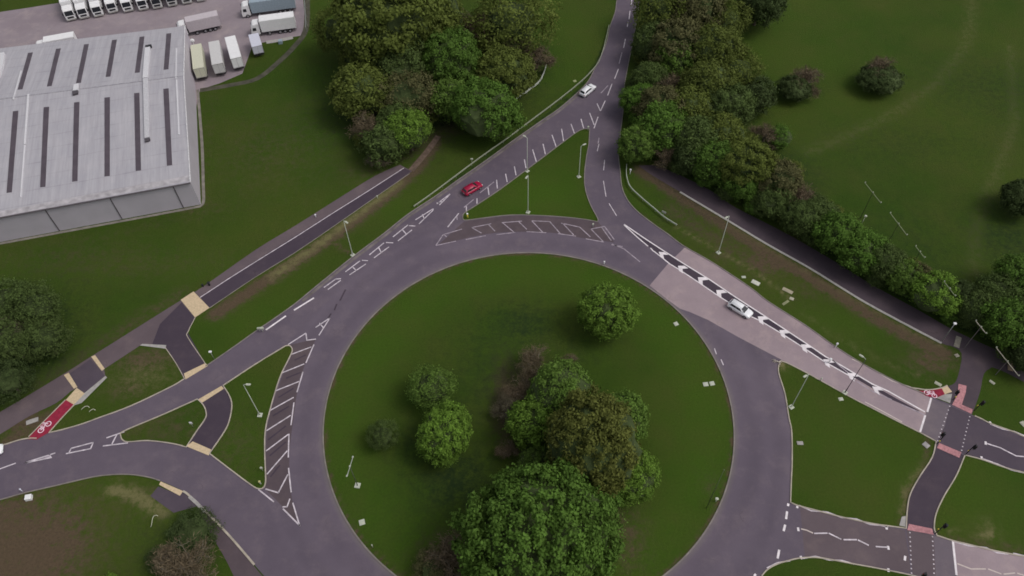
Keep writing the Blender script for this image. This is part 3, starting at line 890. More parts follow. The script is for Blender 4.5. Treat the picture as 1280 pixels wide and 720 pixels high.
def ico(level, scale3, jitter, zc):
    bm = bmesh.new(); bmesh.ops.create_icosphere(bm, subdivisions=level, radius=1)
    v = np.array([x.co[:] for x in bm.verts]); f = [tuple(i.index for i in p.verts) for p in bm.faces]; bm.free()
    v = v * (1 + rng.normal(size=(len(v), 1)) * jitter) * np.array(scale3) + np.array([0, 0, zc])
    return v, f


def crown_mesh(kind, lobe, nl, per, leaf, sparse=False, squash=.78):
    """unit-radius crown centred at z=.95: lobes of leaf faces over an uneven ellipsoid"""
    k = np.arange(nl) + .5
    ph = np.arccos(1 - 1.62 * k / nl); th = pi * (1 + 5 ** .5) * k + rng.uniform(0, 6)
    d = np.stack([np.cos(th) * np.sin(ph), np.sin(th) * np.sin(ph), np.cos(ph)], 1)
    d += rng.normal(size=d.shape) * .09; d /= np.linalg.norm(d, axis=1)[:, None]
    # large-scale unevenness of the outline
    bumps = rng.normal(size=(7, 3)); bumps /= np.linalg.norm(bumps, axis=1)[:, None]
    amp = rng.uniform(-.26, .2, 7)
    rad = .84 + (np.exp(3.5 * (d @ bumps.T - 1)) * amp).sum(1) + rng.uniform(-.16, .10, nl)
    C_ = d * rad[:, None]
    lr = lobe * rng.uniform(.7, 1.35, nl)
    keep = rng.uniform(size=nl) > (.22 if sparse else .05)
    C_, d, lr = C_[keep], d[keep], lr[keep]
    ltone = rng.uniform(.45, .9, len(C_))
    li = np.repeat(np.arange(len(C_)), per)
    q = rng.normal(size=(len(li), 3)) + d[li] * 1.0 + np.array([0, 0, .35]); q /= np.linalg.norm(q, axis=1)[:, None]
    rr = lr[li] * np.where(rng.uniform(size=len(li)) < .2, rng.uniform(1.0, 1.55, len(li)), rng.uniform(.5, 1.1, len(li)))
    p = C_[li] + q * rr[:, None]
    nrm = q + rng.normal(size=q.shape) * .45; nrm /= np.linalg.norm(nrm, axis=1)[:, None]
    out = (q * d[li]).sum(1)
    shell = np.linalg.norm(p, axis=1)
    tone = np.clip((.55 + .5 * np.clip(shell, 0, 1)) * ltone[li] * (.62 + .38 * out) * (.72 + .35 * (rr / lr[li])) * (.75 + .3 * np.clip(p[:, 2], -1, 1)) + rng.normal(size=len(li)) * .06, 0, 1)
    p[:, 2] = p[:, 2] * squash + .95
    core = ico(3, (.80 if not sparse else .6, .80 if not sparse else .6, (.80 if not sparse else .55) * squash), .05, .92)  # dark inner ball, added to stop light passing through the crown
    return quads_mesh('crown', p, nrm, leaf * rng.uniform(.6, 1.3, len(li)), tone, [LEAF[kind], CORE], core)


def trunk_mesh(limbs=6, r=.055, m=None, top=.95, seed=0):
    rd = random.Random(seed); bm = bmesh.new()
    tube(bm, [(0, 0, -.02), (.01, 0, .12), (.015, .01, .4), (0, .01, top)], [r * 1.5, r, r * .8, r * .35], 8)
    for i in range(limbs):
        a = i * 2.4 + rd.uniform(0, .6); z = .3 + .5 * i / limbs; l = rd.uniform(.5, .7)
        tube(bm, [(.01, 0, z), (cos(a) * l * .5, sin(a) * l * .5, z + .22), (cos(a) * l, sin(a) * l, z + .48)], [r * .5, r * .32, r * .1], 5)
    me = bpy.data.meshes.new('trunk'); bm.to_mesh(me); bm.free(); me.materials.append(m or BARK)
    return me


def bare_meshes(seed, nt=1900, m=BARK_P):
    """leafless tree: limbs as trunk mesh, fine twigs as crown mesh"""
    rd = random.Random(seed); bm = bmesh.new(); tips = []

    def grow(p, d, l, r, lev):
        q = p + d * l
        mid = p + d * l * .5 + Vector((rd.uniform(-1, 1), rd.uniform(-1, 1), rd.uniform(-.5, 1))) * l * .07
        tube(bm, [p, mid, q], [r, r * .8, r * .6], 5 if lev < 2 else 4, False)
        if lev >= 4:
            tips.append((q, d)); return
        for _ in range(3 if lev < 3 else 4):
            dd = (d * .8 + Vector((rd.gauss(0, 1), rd.gauss(0, 1), rd.gauss(.15, .7))) * .62).normalized()
            if dd.z < -.1: dd.z *= -.5
            grow(q if rd.random() < .6 else mid, dd, l * rd.uniform(.6, .82), r * .58, lev + 1)
    for k in range(3):
        a = k * 2.1
        grow(Vector((0, 0, 0)), Vector((cos(a) * .35, sin(a) * .35, 1)).normalized(), .46, .04, 0)
    me = bpy.data.meshes.new('trunk'); bm.to_mesh(me); bm.free(); me.materials.append(m)
    T_ = np.array([t[0][:] for t in tips]); D_ = np.array([t[1][:] for t in tips])
    i = rng.integers(0, len(T_), nt)
    c = T_[i] + rng.normal(size=(nt, 3)) * .07
    dr = D_[i] + rng.normal(size=(nt, 3)) * .6; dr /= np.linalg.norm(dr, axis=1)[:, None]
    n = np.cross(dr, rng.normal(size=(nt, 3))); n /= np.linalg.norm(n, axis=1)[:, None]
    s = rng.uniform(.04, .09, nt); w = np.cross(n, dr)
    v = np.stack([c - dr * s[:, None], c - w * .007, c + dr * s[:, None], c + w * .007], 1).reshape(-1, 3)
    m2 = bpy.data.meshes.new('twigs'); m2.from_pydata(v.tolist(), [], [tuple(x) for x in np.arange(nt * 4).reshape(-1, 4)])
    a_ = m2.attributes.new('tone', 'FLOAT', 'POINT'); a_.data.foreach_set('value', np.repeat(rng.uniform(.2, 1, nt), 4))
    m2.materials.append(TWIG); m2.update()
    return me, m2


TR = [trunk_mesh(seed=s) for s in range(3)]
CROWNS = {}


def crown(kind, cls, var):
    key = (kind, cls, var)
    if key not in CROWNS:
        if cls == 'huge': CROWNS[key] = crown_mesh(kind, .11, 360, 120, .026)
        elif cls == 'big': CROWNS[key] = crown_mesh(kind, .15, 200, 115, .034)
        elif cls == 'mid': CROWNS[key] = crown_mesh(kind, .20, 125, 105, .042)
        elif cls == 'thin': CROWNS[key] = crown_mesh(kind, .22, 110, 75, .034, sparse=True)
        else: CROWNS[key] = crown_mesh(kind, .26, 70, 80, .055)
    return CROWNS[key]


BARE = [bare_meshes(s, 4200) for s in (1, 2)]
BARE_R = []
for a_m, b_m in BARE:
    b_m = b_m.copy(); b_m.materials[0] = TWIG_R; BARE_R.append((a_m, b_m))
tcount = 0


def tree(px, py, rpx, kind, label, cls='mid', group=None, name=None, hz=.9, up_=None, sq=1.0):
    """crown seen at (px,py) with apparent radius rpx; the tree stands where that crown belongs"""
    global tcount
    tcount += 1
    d = (at(px, py, 4) - CAM).length
    R = rpx * d / F_ * .97
    zc = R * (up_ if up_ is not None else 1.0)      # height of crown centre
    x, y = A2(px, py, zc)
    low = name == 'bush'
    nm = name or ('bare_tree' if kind == 'bare' else 'broadleaf_tree')
    o = thing(nm, label, 'bush' if low else 'tree', (x, y, 0), random.uniform(0, 6.28), group)
    s = R
    if kind == 'bare':
        tm, cm = (BARE_R if 'red' in label or 'brown' in label else BARE)[tcount % 2]
        a = link(bpy.data.objects.new('trunk', tm), o); b = link(bpy.data.objects.new('crown', cm), o)
        a.scale = b.scale = (s * 1.1, s * 1.1, s * 1.05)
    else:
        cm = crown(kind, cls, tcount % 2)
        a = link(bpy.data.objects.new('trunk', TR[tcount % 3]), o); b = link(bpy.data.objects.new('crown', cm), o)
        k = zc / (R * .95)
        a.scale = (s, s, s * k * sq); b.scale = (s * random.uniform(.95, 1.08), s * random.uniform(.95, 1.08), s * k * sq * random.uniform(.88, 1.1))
        b['_'] = 0; del b['_']
    return o


G_I = 'trees on the roundabout island'
tree(757, 387, 36, 'bright', 'round bright green tree standing alone near the top right of the roundabout island', 'big', sq=.95)
tree(556, 542, 38, 'bright', 'round yellow green tree in front of the muted tree on the left of the island', 'big')
tree(541, 481, 32, 'fresh', 'muted green loose tree just behind the round yellow green one on the island', 'thin')
tree(478, 545, 20, 'dull', 'small faint dull green sapling nearest the left edge of the island', 'thin')
tree(683, 668, 88, 'rich', 'largest tree of the island, broad dense green crown at the bottom edge', 'huge', up_=.9)
tree(622, 690, 50, 'rich', 'dense green tree joined to the left side of the largest island tree', 'big', up_=.9)
tree(740, 556, 70, 'autumn', 'big olive brown tree rising in the middle of the island grove', 'huge', up_=1.1)
tree(784, 594, 38, 'bright', 'bright green tree on the right flank of the olive brown island tree', 'big')
tree(740, 612, 40, 'rich', 'green tree between the olive brown tree and the largest island tree', 'big')
tree(778, 522, 31, 'fresh', 'small fresh green tree behind the right side of the olive brown tree', 'mid')
tree(702, 489, 48, 'fresh', 'muted green round tree at the top of the island grove, right of the bare trees', 'big')
tree(670, 530, 35, 'bright', 'bright green tree on the left side of the island grove', 'mid')
tree(668, 575, 24, 'fresh', 'small green tree between the bright left tree and the largest island tree', 'mid')
tree(672, 452, 36, 'bare', 'reddish brown bare tree at the upper end of the island grove')
tree(656, 484, 30, 'bare', 'brown twiggy tree just below the reddish bare tree on the island')
tree(634, 508, 26, 'bare', 'thin pale bare tree standing left of the island grove')
tree(637, 560, 20, 'bare', 'small bare brown sapling between the grove and the round yellow green tree')
tree(712, 452, 18, 'bare', 'small pale bare sapling right of the reddish bare tree')
tree(560, 700, 42, 'bare', 'brown bare bush at the bottom left of the island grove', name='bush', up_=.6)
tree(545, 715, 30, 'brown', 'brown budding bush at the bottom edge beside the bare bush', 'thin', name='bush', up_=.6)
# wood at the upper left
wood = [
    (478, 28, 58, 'olive', 'big', 'big olive tree at the top of the upper left wood'),
    (425, 42, 30, 'olive', 'thin', 'loose olive tree on the left edge of the wood, nearest the depot'),
    (540, 20, 38, 'olive', 'mid', 'olive tree at the photo top right of the big olive tree'),
    (590, 30, 36, 'bare', 'thin', 'brown hazy tree at the top centre of the upper left wood'),
    (640, 22, 44, 'olive', 'thin', 'hazy olive brown tree at the top right of the upper left wood'),
    (635, 55, 26, 'brown', 'thin', 'brown thin tree above the dark gap near the white fence'),
    (565, 74, 38, 'rich', 'big', 'deep green round tree in the middle of the upper left wood'),
    (500, 84, 34, 'dull', 'mid', 'dull green tree under the big olive tree of the wood'),
    (455, 108, 38, 'olive', 'mid', 'yellowish brown tree halfway down the left edge of the wood'),
    (510, 116, 36, 'brown', 'thin', 'brown tree in the middle of the lower half of the wood'),
    (545, 118, 32, 'bare', 'thin', 'brown budding tree right above the dirt path'),
    (465, 152, 32, 'bare', 'thin', 'brown loose tree low on the left edge of the wood'),
    (500, 150, 26, 'dull', 'mid', 'dull green tree just above the bright green tree at the wood tip'),
    (630, 88, 34, 'olive', 'mid', 'olive tree behind the large rich green tree by the N road'),
    (668, 66, 26, 'bare', 'thin', 'brown thin tree beside the end of the white fence'),
    (607, 134, 42, 'rich', 'big', 'large rich green tree nearest the guard rail below the wood'),
    (567, 125, 27, 'fresh', 'mid', 'fresh green tree on the left flank of the large rich green tree'),
    (512, 166, 27, 'bright', 'mid', 'bright green tree at the lower tip of the wood by the path'),
    (483, 178, 24, 'dull', 'small', 'dull green tree left of the bright green tree at the wood tip'),
    (472, 196, 18, 'bare', 'small', 'bare grey tree at the very lower left tip of the wood'),
]
for (x, y, r, k, c, l) in wood:
    tree(x, y, r * 1.05, k, l.replace('by the N road', 'by the upper road'), c)
# tree belt right of the upper road and behind the right-hand path
belt = [
    (829, 12, 32, 'olive', 'thin', 'olive hazy tree at the photo top beside the upper road'),
    (868, 10, 34, 'brown', 'mid', 'brown tree at the photo top in the right-hand belt'),
    (905, 25, 26, 'olive', 'thin', 'thin olive tree on the field side of the belt near the photo top'),
    (950, 2, 28, 'dark', 'mid', 'dark bush cut by the photo top at the field corner'),
    (815, 55, 24, 'dull', 'mid', 'dull green tree beside the upper road, second row from the top'),
    (850, 55, 30, 'brown', 'mid', 'brown budding tree in the second row of the belt'),
    (890, 65, 32, 'olive', 'mid', 'olive tree above the dense green clump of the belt'),
    (845, 75, 24, 'fresh', 'mid', 'fresh green rounded tree left of the olive tree in the belt'),
    (812, 95, 22, 'dull', 'mid', 'dull green tree against the upper road opposite the white car'),
    (845, 105, 28, 'bare', 'thin', 'twiggy pale brown tree in the heart of the belt'),
    (885, 105, 30, 'olive', 'mid', 'yellowish olive tree in the heart of the belt'),
    (920, 90, 26, 'olive', 'thin', 'loose olive tree on the field edge of the belt'),
    (800, 125, 20, 'rich', 'mid', 'deep green shrubby tree overhanging the upper road'),
    (825, 135, 26, 'brown', 'mid', 'brown tree just behind the deep green shrubby tree'),
    (865, 135, 28, 'olive', 'mid', 'olive green tree in the middle of the belt'),
    (905, 130, 28, 'dull', 'mid', 'dull round tree below the yellowish olive tree'),
    (945, 120, 20, 'dark', 'small', 'dark low bush on the field edge of the belt'),
    (797, 180, 23, 'fresh', 'mid', 'yellow green tree at the road bend where the right path begins'),
    (830, 160, 30, 'rich', 'mid', 'green tree above the start of the right path'),
    (832, 184, 24, 'bare', 'mid', 'dark brown tree right at the start of the right path'),
    (868, 172, 30, 'dull', 'mid', 'dull dark tree behind the start of the right path'),
    (868, 194, 24, 'dark', 'mid', 'very dark tree leaning over the upper part of the right path'),
    (905, 170, 30, 'olive', 'mid', 'yellowish tree on the back row above the right path'),
    (898, 201, 29, 'rich', 'mid', 'rich green tree over the upper part of the right path'),
    (932, 205, 34, 'olive', 'big', 'broad yellow green tree above the right path lamp'),
    (955, 165, 22, 'bare', 'thin', 'brown thin tree on the field side of the broad yellow green tree'),
    (977, 170, 15, 'rich', 'small', 'small green shrub standing in the field edge of the belt'),
    (930, 229, 23, 'rich', 'mid', 'green tree below the broad yellow green tree at the path'),
    (970, 225, 26, 'brown', 'mid', 'brown hazy tree right of the broad yellow green tree'),
    (964, 249, 22, 'dull', 'mid', 'dull green tree at the path left of the long green row'),
    (1000, 238, 28, 'bare', 'thin', 'brown twiggy tree behind the start of the long green row'),
    (1002, 272, 22, 'dull', 'mid', 'first green tree of the long row along the right path'),
    (1030, 268, 22, 'dull', 'mid', 'second tree of the long row, beside a pale post'),
    (1048, 292, 27, 'rich', 'mid', 'large rich green tree in the upper part of the long row'),
    (1080, 315, 26, 'rich', 'mid', 'rich green tree in the middle of the long row'),
    (1108, 330, 21, 'dull', 'mid', 'dark green tree after the middle of the long row'),
    (1126, 345, 20, 'fresh', 'mid', 'fresh green tree beside the brown tree of the long row'),
    (1147, 350, 17, 'brown', 'mid', 'dark brown tree inside the long row'),
    (1166, 367, 25, 'bright', 'mid', 'brightest green tree of the long row along the right path'),
    (1196, 372, 19, 'dark', 'mid', 'dark tree right of the brightest tree of the long row'),
    (1222, 384, 23, 'dull', 'mid', 'dull green tree behind the poles at the path junction'),
    (1250, 372, 24, 'dull', 'mid', 'dull green tree at the right edge behind the junction'),
    (1278, 352, 26, 'rich', 'mid', 'green tree cut by the right edge, upper one'),
    (1262, 405, 27, 'rich', 'mid', 'green tree behind the crossarm pole nearest the right edge'),
    (1290, 410, 28, 'dull', 'mid', 'tree cut by the right edge, lower one'),
    (1288, 445, 20, 'dark', 'mid', 'dark tree low on the right edge over the path end'),
    (1282, 245, 22, 'dark', 'mid', 'dark tree cut by the right edge, standing in the field'),
]
for (x, y, r, k, c, l) in belt:
    tree(x, y, r * 1.06, k, l, c)
for (x, y, r, k) in ((800, 150, 13, 'rich'), (795, 105, 12, 'dull'), (803, 70, 12, 'olive'), (816, 32, 12, 'dull'), (830, 118, 15, 'olive'), (862, 88, 15, 'dull'),
                     (905, 108, 15, 'olive'), (925, 140, 15, 'dull'), (935, 178, 15, 'olive'), (848, 205, 13, 'dull'), (882, 222, 13, 'rich'), (912, 240, 13, 'dull'),
                     (945, 258, 14, 'rich'), (982, 268, 14, 'olive'), (1015, 292, 14, 'dull'), (988, 215, 16, 'olive'), (1020, 255, 14, 'dull'), (1040, 268, 13, 'olive'),
                     (1062, 290, 13, 'dull'), (1068, 322, 13, 'rich'), (1096, 312, 13, 'olive'), (1095, 345, 13, 'dull'), (1118, 322, 12, 'dull'), (1135, 362, 13, 'rich'),
                     (1140, 335, 12, 'olive'), (1185, 388, 13, 'rich'), (1182, 356, 12, 'olive'), (1207, 398, 12, 'dull'), (1236, 402, 14, 'rich'), (1205, 372, 13, 'dull'),
                     (1235, 360, 13, 'dull'), (1262, 440, 13, 'dull')):
    tree(x, y, r, k, 'low shrub filling a gap between the trees of the right-hand belt', 'small', group='low shrubs in the right-hand belt', name='bush', up_=.8)
for (x, y, r, k) in ((440, 75, 18, 'olive'), (470, 88, 18, 'dull'), (530, 60, 20, 'olive'), (528, 95, 18, 'dull'), (602, 62, 20, 'olive'), (600, 96, 18, 'dull'), (532, 145, 16, 'olive'),
                     (488, 132, 18, 'olive'), (448, 132, 15, 'dull'), (655, 95, 15, 'olive'), (560, 40, 20, 'dull'), (455, 172, 14, 'olive'), (618, 110, 16, 'rich')):
    tree(x, y, r, k, 'low shrub filling a gap between the trees of the upper left wood', 'thin', group='low shrubs in the upper left wood', name='bush', up_=.9)
tree(1103, 97, 26, 'dark', 'dark round bush standing alone in the right field', 'mid', name='bush', up_=.6, sq=.85)
tree(1105, 82, 24, 'bare', 'bare brown tree growing out of the lone dark field bush')
tree(993, 112, 20, 'dark', 'dark bush in the field near the tree belt', 'mid', name='bush', up_=.7)
tree(1010, 95, 26, 'bare', 'bare grey brown tree behind the dark bush near the belt')
left = [
    (12, 376, 34, 'dull', 'mid', 'dark tree cut by the left edge, uppermost of its group'),
    (48, 385, 31, 'dull', 'mid', 'fresh green tree at the upper right of the left edge group'),
    (15, 425, 34, 'dull', 'mid', 'dull tree in the middle of the left edge group'),
    (60, 425, 27, 'dull', 'thin', 'thin dull tree on the right side of the left edge group'),
    (12, 475, 27, 'dark', 'mid', 'dark tree lowest in the left edge group'),
]
for (x, y, r, k, c, l) in left:
    tree(x - 3, y, r * .93, k, l, 'thin')
tree(22, 408, 34, 'bare', 'pale bare branches rising among the left edge trees')
tree(240, 664, 29, 'dark', 'dark green bush beside the brown footpath at bottom left', 'thin', name='bush', up_=.4, sq=.9)
tree(202, 700, 18, 'dark', 'dull green bush left of the bare tree at bottom left', 'thin', name='bush', up_=.35)
tree(230, 705, 46, 'bare', 'grey bare tree at the bottom edge beside the brown footpath')
tree(135, 728, 10, 'bright', 'small bright green bush cut by the bottom edge at left', 'small', name='bush')

# ------------------------------------------------------------------ warehouse
EH, RH = 6.3, 8.1
B0 = Vector(A2(251, 255.5)); A0 = Vector(A2(0, 302.5)); u_ = (B0 - A0).normalized()
FL = B0 - u_ * 62
BR = Vector(A2(231, 33, EH))
bl1 = Vector(A2(0, 61, EH)); ub = (BR - bl1).normalized(); BL = BR - ub * 62
RRg = Vector(A2(229.5, 95, RH))
rl1 = Vector(A2(0, 124, RH)); ur = (RRg - rl1).normalized(); RL = RRg - ur * 62
wh = thing('warehouse', 'large grey warehouse with ribbed roof and dark rooflight strips beside the lorry yard', 'warehouse')
V3 = lambda p, z: Vector((p.x, p.y, z))
cladding = mat('grey_cladding', (.46, .425, .47), .55, var=.05, scale=.3)
mesh_obj('wall', [V3(FL, 0), V3(B0, 0), V3(BR, 0), V3(BL, 0), V3(FL, EH - .05), V3(B0, EH - .05), V3(BR, EH - .05), V3(BL, EH - .05),
                  V3(RRg, RH - .05), V3(RL, RH - .05)],
         [(0, 1, 5, 4), (1, 2, 6, 8, 5), (2, 3, 7, 6), (3, 0, 4, 9, 7)], cladding, wh)
of = (B0 - BR).normalized() * .2; orr = u_ * .02
fe, be = V3(B0 + of + orr, EH), V3(BR - of + orr, EH)
fel, bel = V3(FL + of, EH), V3(BL - of, EH)
rdg, rdl = V3(RRg + orr, RH), V3(RL, RH)


def roof_slope(name, a, b, c, d):
    """a,b along the eave, c,d along the ridge"""
    o = mesh_obj(name, [a, b, c, d, a - Vector((0, 0, .12)), b - Vector((0, 0, .12))], [(0, 1, 2, 3), (4, 5, 1, 0)], ROOF, wh)
    uv = o.data.uv_layers.new(name='UVMap')
    e = (b - a).normalized(); n = e.cross(c - a).normalized(); s = n.cross(e)
    for l in o.data.loops:
        p = o.data.vertices[l.vertex_index].co - a
        uv.data[l.index].uv = (p.dot(e), p.dot(s))
    return n


ROOF = roof_mat()
n1 = roof_slope('roof', fel, fe, rdg, rdl)
n2 = roof_slope('roof', bel, be, rdg, rdl)
if n1.z < 0: n1 = -n1
if n2.z < 0: n2 = -n2
sky_m = mat('rooflight_panel', (.085, .068, .082), .5, var=.15, scale=.6)


def roof_quad(name, q, P0, n, m, lift=.05, parent=None):
    vs = [on_plane(x, y, P0 + n * lift, n) for x, y in q]
    low = [v - n * (lift + .02) for v in vs]
    k = len(vs)
    return mesh_obj(name, vs + low, [tuple(range(k))] + [(i, (i + 1) % k, k + (i + 1) % k, k + i) for i in range(k)], m, parent or wh)


for (x0, y0, x1, y1) in ((19.5, 139, 11.5, 241), (58, 134, 53.5, 234), (96, 128, 93.5, 227), (134, 122, 134, 220.5), (171, 116.5, 173, 213.5), (207.5, 111, 212, 207)):
    roof_quad('rooflight', [(x0 - 3.4, y0), (x0 + 3.2, y0 - .7), (x1 + 3.2, y1 - .8), (x1 - 3.4, y1)], fe, n1, sky_m)
for (x0, y0, x1, y1) in ((38, 66, 25, 112), (73, 61, 61.5, 108), (108, 55.5, 98, 104), (143, 50, 135, 96), (177.5, 46, 171.5, 91), (211, 42, 207.5, 87)):
    roof_quad('rooflight', [(x0 - 3, y0), (x0 + 3, y0 - .7), (x1 + 3, y1 - .8), (x1 - 3, y1)], be, n2, sky_m)
duct = mat('white_roof_duct', (.62, .61, .63), .6, var=.06)
roof_quad('ridge_duct', [(181, 59), (187.5, 58), (184.5, 96), (178, 97)], be, n2, duct, .5)
roof_quad('ridge_duct', [(178.5, 98), (185, 97), (186.5, 171), (180.5, 172)], fe, n1, mat('grey_roof_duct', (.50, .49, .51), .6, var=.12), .45)
roof_quad('vent', [(181.5, 56.5), (189, 55), (189, 57.5), (181.5, 59)], be, n2, DARK, .55)
roof_quad('vent', [(180.5, 173.5), (187, 172), (187, 175), (181, 177)], fe, n1, mat('dark_vent', (.08, .07, .08), .7), .4)
roof_quad('vent', [(92, 105.5), (98, 104), (97, 112), (91, 113)], fe, n1, duct, .4)
roof_quad('vent', [(90, 114), (97, 112.5), (97, 116), (90.5, 118)], fe, n1, mat('dark_vent', (.08, .07, .08), .7), .4)
roof_quad('cable_tray', [(25.5, 88), (27, 88), (17, 124), (15.5, 124)], be, n2, duct, .15)
roof_quad('cable_tray', [(34, 118), (36.5, 117), (32, 180), (29.5, 180)], fe, n1, duct, .15)
roof_quad('cable_tray', [(29.8, 181), (31.8, 181), (26.5, 246), (25, 246)], fe, n1, duct, .15)
roof_quad('cable_tray', [(219.5, 60), (221.2, 60), (220.5, 98), (219, 98)], be, n2, duct, .12)
roof_quad('cable_tray', [(219.5, 99), (221.3, 99), (224.5, 168), (222.8, 168)], fe, n1, duct, .12)
roof_quad('roof_plant', [(-1, 66), (5, 65), (4, 78), (-1, 95)], be, n2, duct, .6)
bm = bmesh.new(); tube(bm, [fel + Vector((0, -.1, -.1)), fe + Vector((0, -.1, -.1))], .16, 8); bm_obj('gutter', bm, mat('gutter_grey', (.11, .095, .105), .5), wh)
v = [fel, fe]
roof_quad('eave_trim', [(-30, 270), (236, 219), (236.4, 226), (-30, 277)], fe, n1, mat('stained_eave', (.40, .375, .39), .8, var=.25, scale=.8), .03)
bm = bmesh.new(); tube(bm, [fe + Vector((0, 0, .05)), rdg + Vector((0, 0, .05)), be + Vector((0, 0, .05))], .13, 6)
bm_obj('verge_flashing', bm, mat('pale_flashing', (.6, .59, .6), .5, var=.2, scale=2), wh)
bm = bmesh.new(); tube(bm, [rdl + Vector((0, 0, .02)), rdg + Vector((0, 0, .02))], .14, 6); bm_obj('ridge_cap', bm, mat('ridge_grey', (.33, .32, .345), .7, var=.2), wh)
for (x, y) in ((75, 286.7), (153, 273), (229.5, 259.2)):
    p = A2(x, y); bm = bmesh.new()
    box(bm, 0, -.06, EH / 2 - .1, .16, .1, EH - .3)
    o = bm_obj('downpipe', bm, mat('gutter_grey', (.11, .095, .105), .5), wh)
    t = (Vector(p) - FL).dot(u_); q = FL + u_ * t
    o.location = (q.x, q.y, 0); o.rotation_euler = (0, 0, atan2(u_.y, u_.x))

# ------------------------------------------------------------------ vehicles


def loft(bm, secs):
    rings = [[bm.verts.new(p) for p in s] for s in secs]
    n = len(rings[0])
    for a, b in zip(rings, rings[1:]):
        for k in range(n):
            bm.faces.new((a[k], a[(k + 1) % n], b[(k + 1) % n], b[k]))
    bm.faces.new(rings[0]); bm.faces.new(rings[-1])


def wheel(parent, x, y, r=.33, w=.22):
    bm = bmesh.new(); s = 1 if y > 0 else -1
    tube(bm, [(0, -w / 2, 0), (0, -w / 2 + .03, 0), (0, w / 2 - .03, 0), (0, w / 2, 0)], [r * .93, r, r, r * .93], 18)
    o = bm_obj('wheel', bm, TYRE, parent, True); o.location = (x, y, r)
    for p in o.data.polygons: p.use_smooth = False
    bm = bmesh.new()
    tube(bm, [(0, s * (w / 2 - .02), 0), (0, s * (w / 2 + .012), 0)], [r * .62, r * .58], 14)
    bm_obj('rim', bm, RIM, o)
    return o


def quad_obj(name, q, m, parent, off=.012):
    q = [Vector(p) for p in q]
    n = (q[1] - q[0]).cross(q[2] - q[0]).normalized()
    c = sum(q, Vector()) / len(q)
    if n.dot(c - Vector((c.x * .5, 0, .6))) < 0: n = -n
    k = len(q)
    return mesh_obj(name, [p + n * off for p in q] + [p - n * .01 for p in q],
                    [tuple(range(k))] + [(i, (i + 1) % k, k + (i + 1) % k, k + i) for i in range(k)], m, parent)


def car(name, label, rear, front, L, paint, hatch=True, z=.03):
    a, b = Vector(A2(*rear)), Vector(A2(*front)); c = (a + b) / 2
    o = thing(name, label, 'car', (c.x, c.y, z), atan2((b - a).y, (b - a).x))
    k = L / 4.4
    bm = bmesh.new(); secs = []
    st = [(-2.2, .70, .42, .80), (-2.14, .82, .30, .94), (-1.95, .88, .22, .99), (-1.3, .90, .20, .98), (0, .90, .20, .95), (.95, .90, .20, .93),
          (1.5, .89, .21, .86), (1.9, .85, .24, .77), (2.12, .76, .30, .66), (2.2, .62, .38, .56)]
    for x, w, zb, zt in st:
        half = [(w * .86, zb), (w, zb + .14), (w * 1.0, zb + (zt - zb) * .62), (w * .95, zt - .06), (w * .78, zt)]
        secs.append([(x * k, y, zz) for y, zz in half] + [(x * k, -y, zz) for y, zz in reversed(half)])
    loft(bm, secs)
    bm_obj('body', bm, paint, o, True)
    xr0, xr1 = (-2.08, -1.72) if hatch else (-1.75, -1.2)
    xf0, xf1 = 1.12, .28
    bot = [(xr0 * k, -.78), (xf0 * k, -.78), (xf0 * k, .78), (xr0 * k, .78)]
    top = [(xr1 * k, -.6), (xf1 * k, -.6), (xf1 * k, .6), (xr1 * k, .6)]
    zb, zt = .93, 1.47
    B = [Vector((x, y, zb)) for x, y in bot]; Tp = [Vector((x, y, zt)) for x, y in top]
    bm = bmesh.new()
    vb = [bm.verts.new(p) for p in B]; vt = [bm.verts.new(p) for p in Tp]
    for i in range(4): bm.faces.new((vb[i], vb[(i + 1) % 4], vt[(i + 1) % 4], vt[i]))
    bm.faces.new(vt); bm.faces.new(vb)
    bmesh.ops.bevel(bm, geom=list(bm.edges), offset=.07, segments=3, affect='EDGES')
    bm_obj('roof', bm, paint, o, True)

    def face(i, j, u0, u1, v0, v1):
        lerp = lambda p, q, t: p + (q - p) * t
        f = lambda u, v_: lerp(lerp(B[i], B[j], u), lerp(Tp[i], Tp[j], u), v_)
        return [f(u0, v0), f(u1, v0), f(u1, v1), f(u0, v1)]
    quad_obj('windscreen', face(1, 2, .08, .92, .06, .9), GLASS, o)
    quad_obj('rear_window', face(3, 0, .12, .88, .2, .88), GLASS, o)
    for (i, j) in ((0, 1), (2, 3)):
        fl_ = (.12, .5, .52, .86) if i == 0 else (.14, .48, .5, .88)
        quad_obj('side_window', face(i, j, fl_[0], fl_[1], .14, .86), GLASS, o)
        quad_obj('side_window', face(i, j, fl_[2], fl_[3], .14, .86), GLASS, o)
    for s in (-1, 1):
        wheel(o, 1.38 * k, s * .82); wheel(o, -1.36 * k, s * .82)
        bm = bmesh.new(); box(bm, 2.06 * k, s * .62, .64, .16, .3, .13, .03); bm_obj('headlight', bm, LAMPG, o)
        bm = bmesh.new(); box(bm, -2.14 * k, s * .70, .80, .12, .2, .22, .03); bm_obj('tail_light', bm, REDLAMP, o)
        bm = bmesh.new(); box(bm, .78 * k, s * .98, .98, .12, .2, .12, .03); bm_obj('mirror', bm, paint, o)
    bm = bmesh.new(); box(bm, 2.17 * k, 0, .45, .1, 1.0, .16, .02); bm_obj('grille', bm, DARK, o)
    bm = bmesh.new(); box(bm, -2.2 * k, 0, .6, .04, .5, .11); bm_obj('number_plate', bm, WHITE, o)
    return o


def paint(name, c):
    m = mat(name, c, .28, 0, var=.01, spec=.5)
    return m


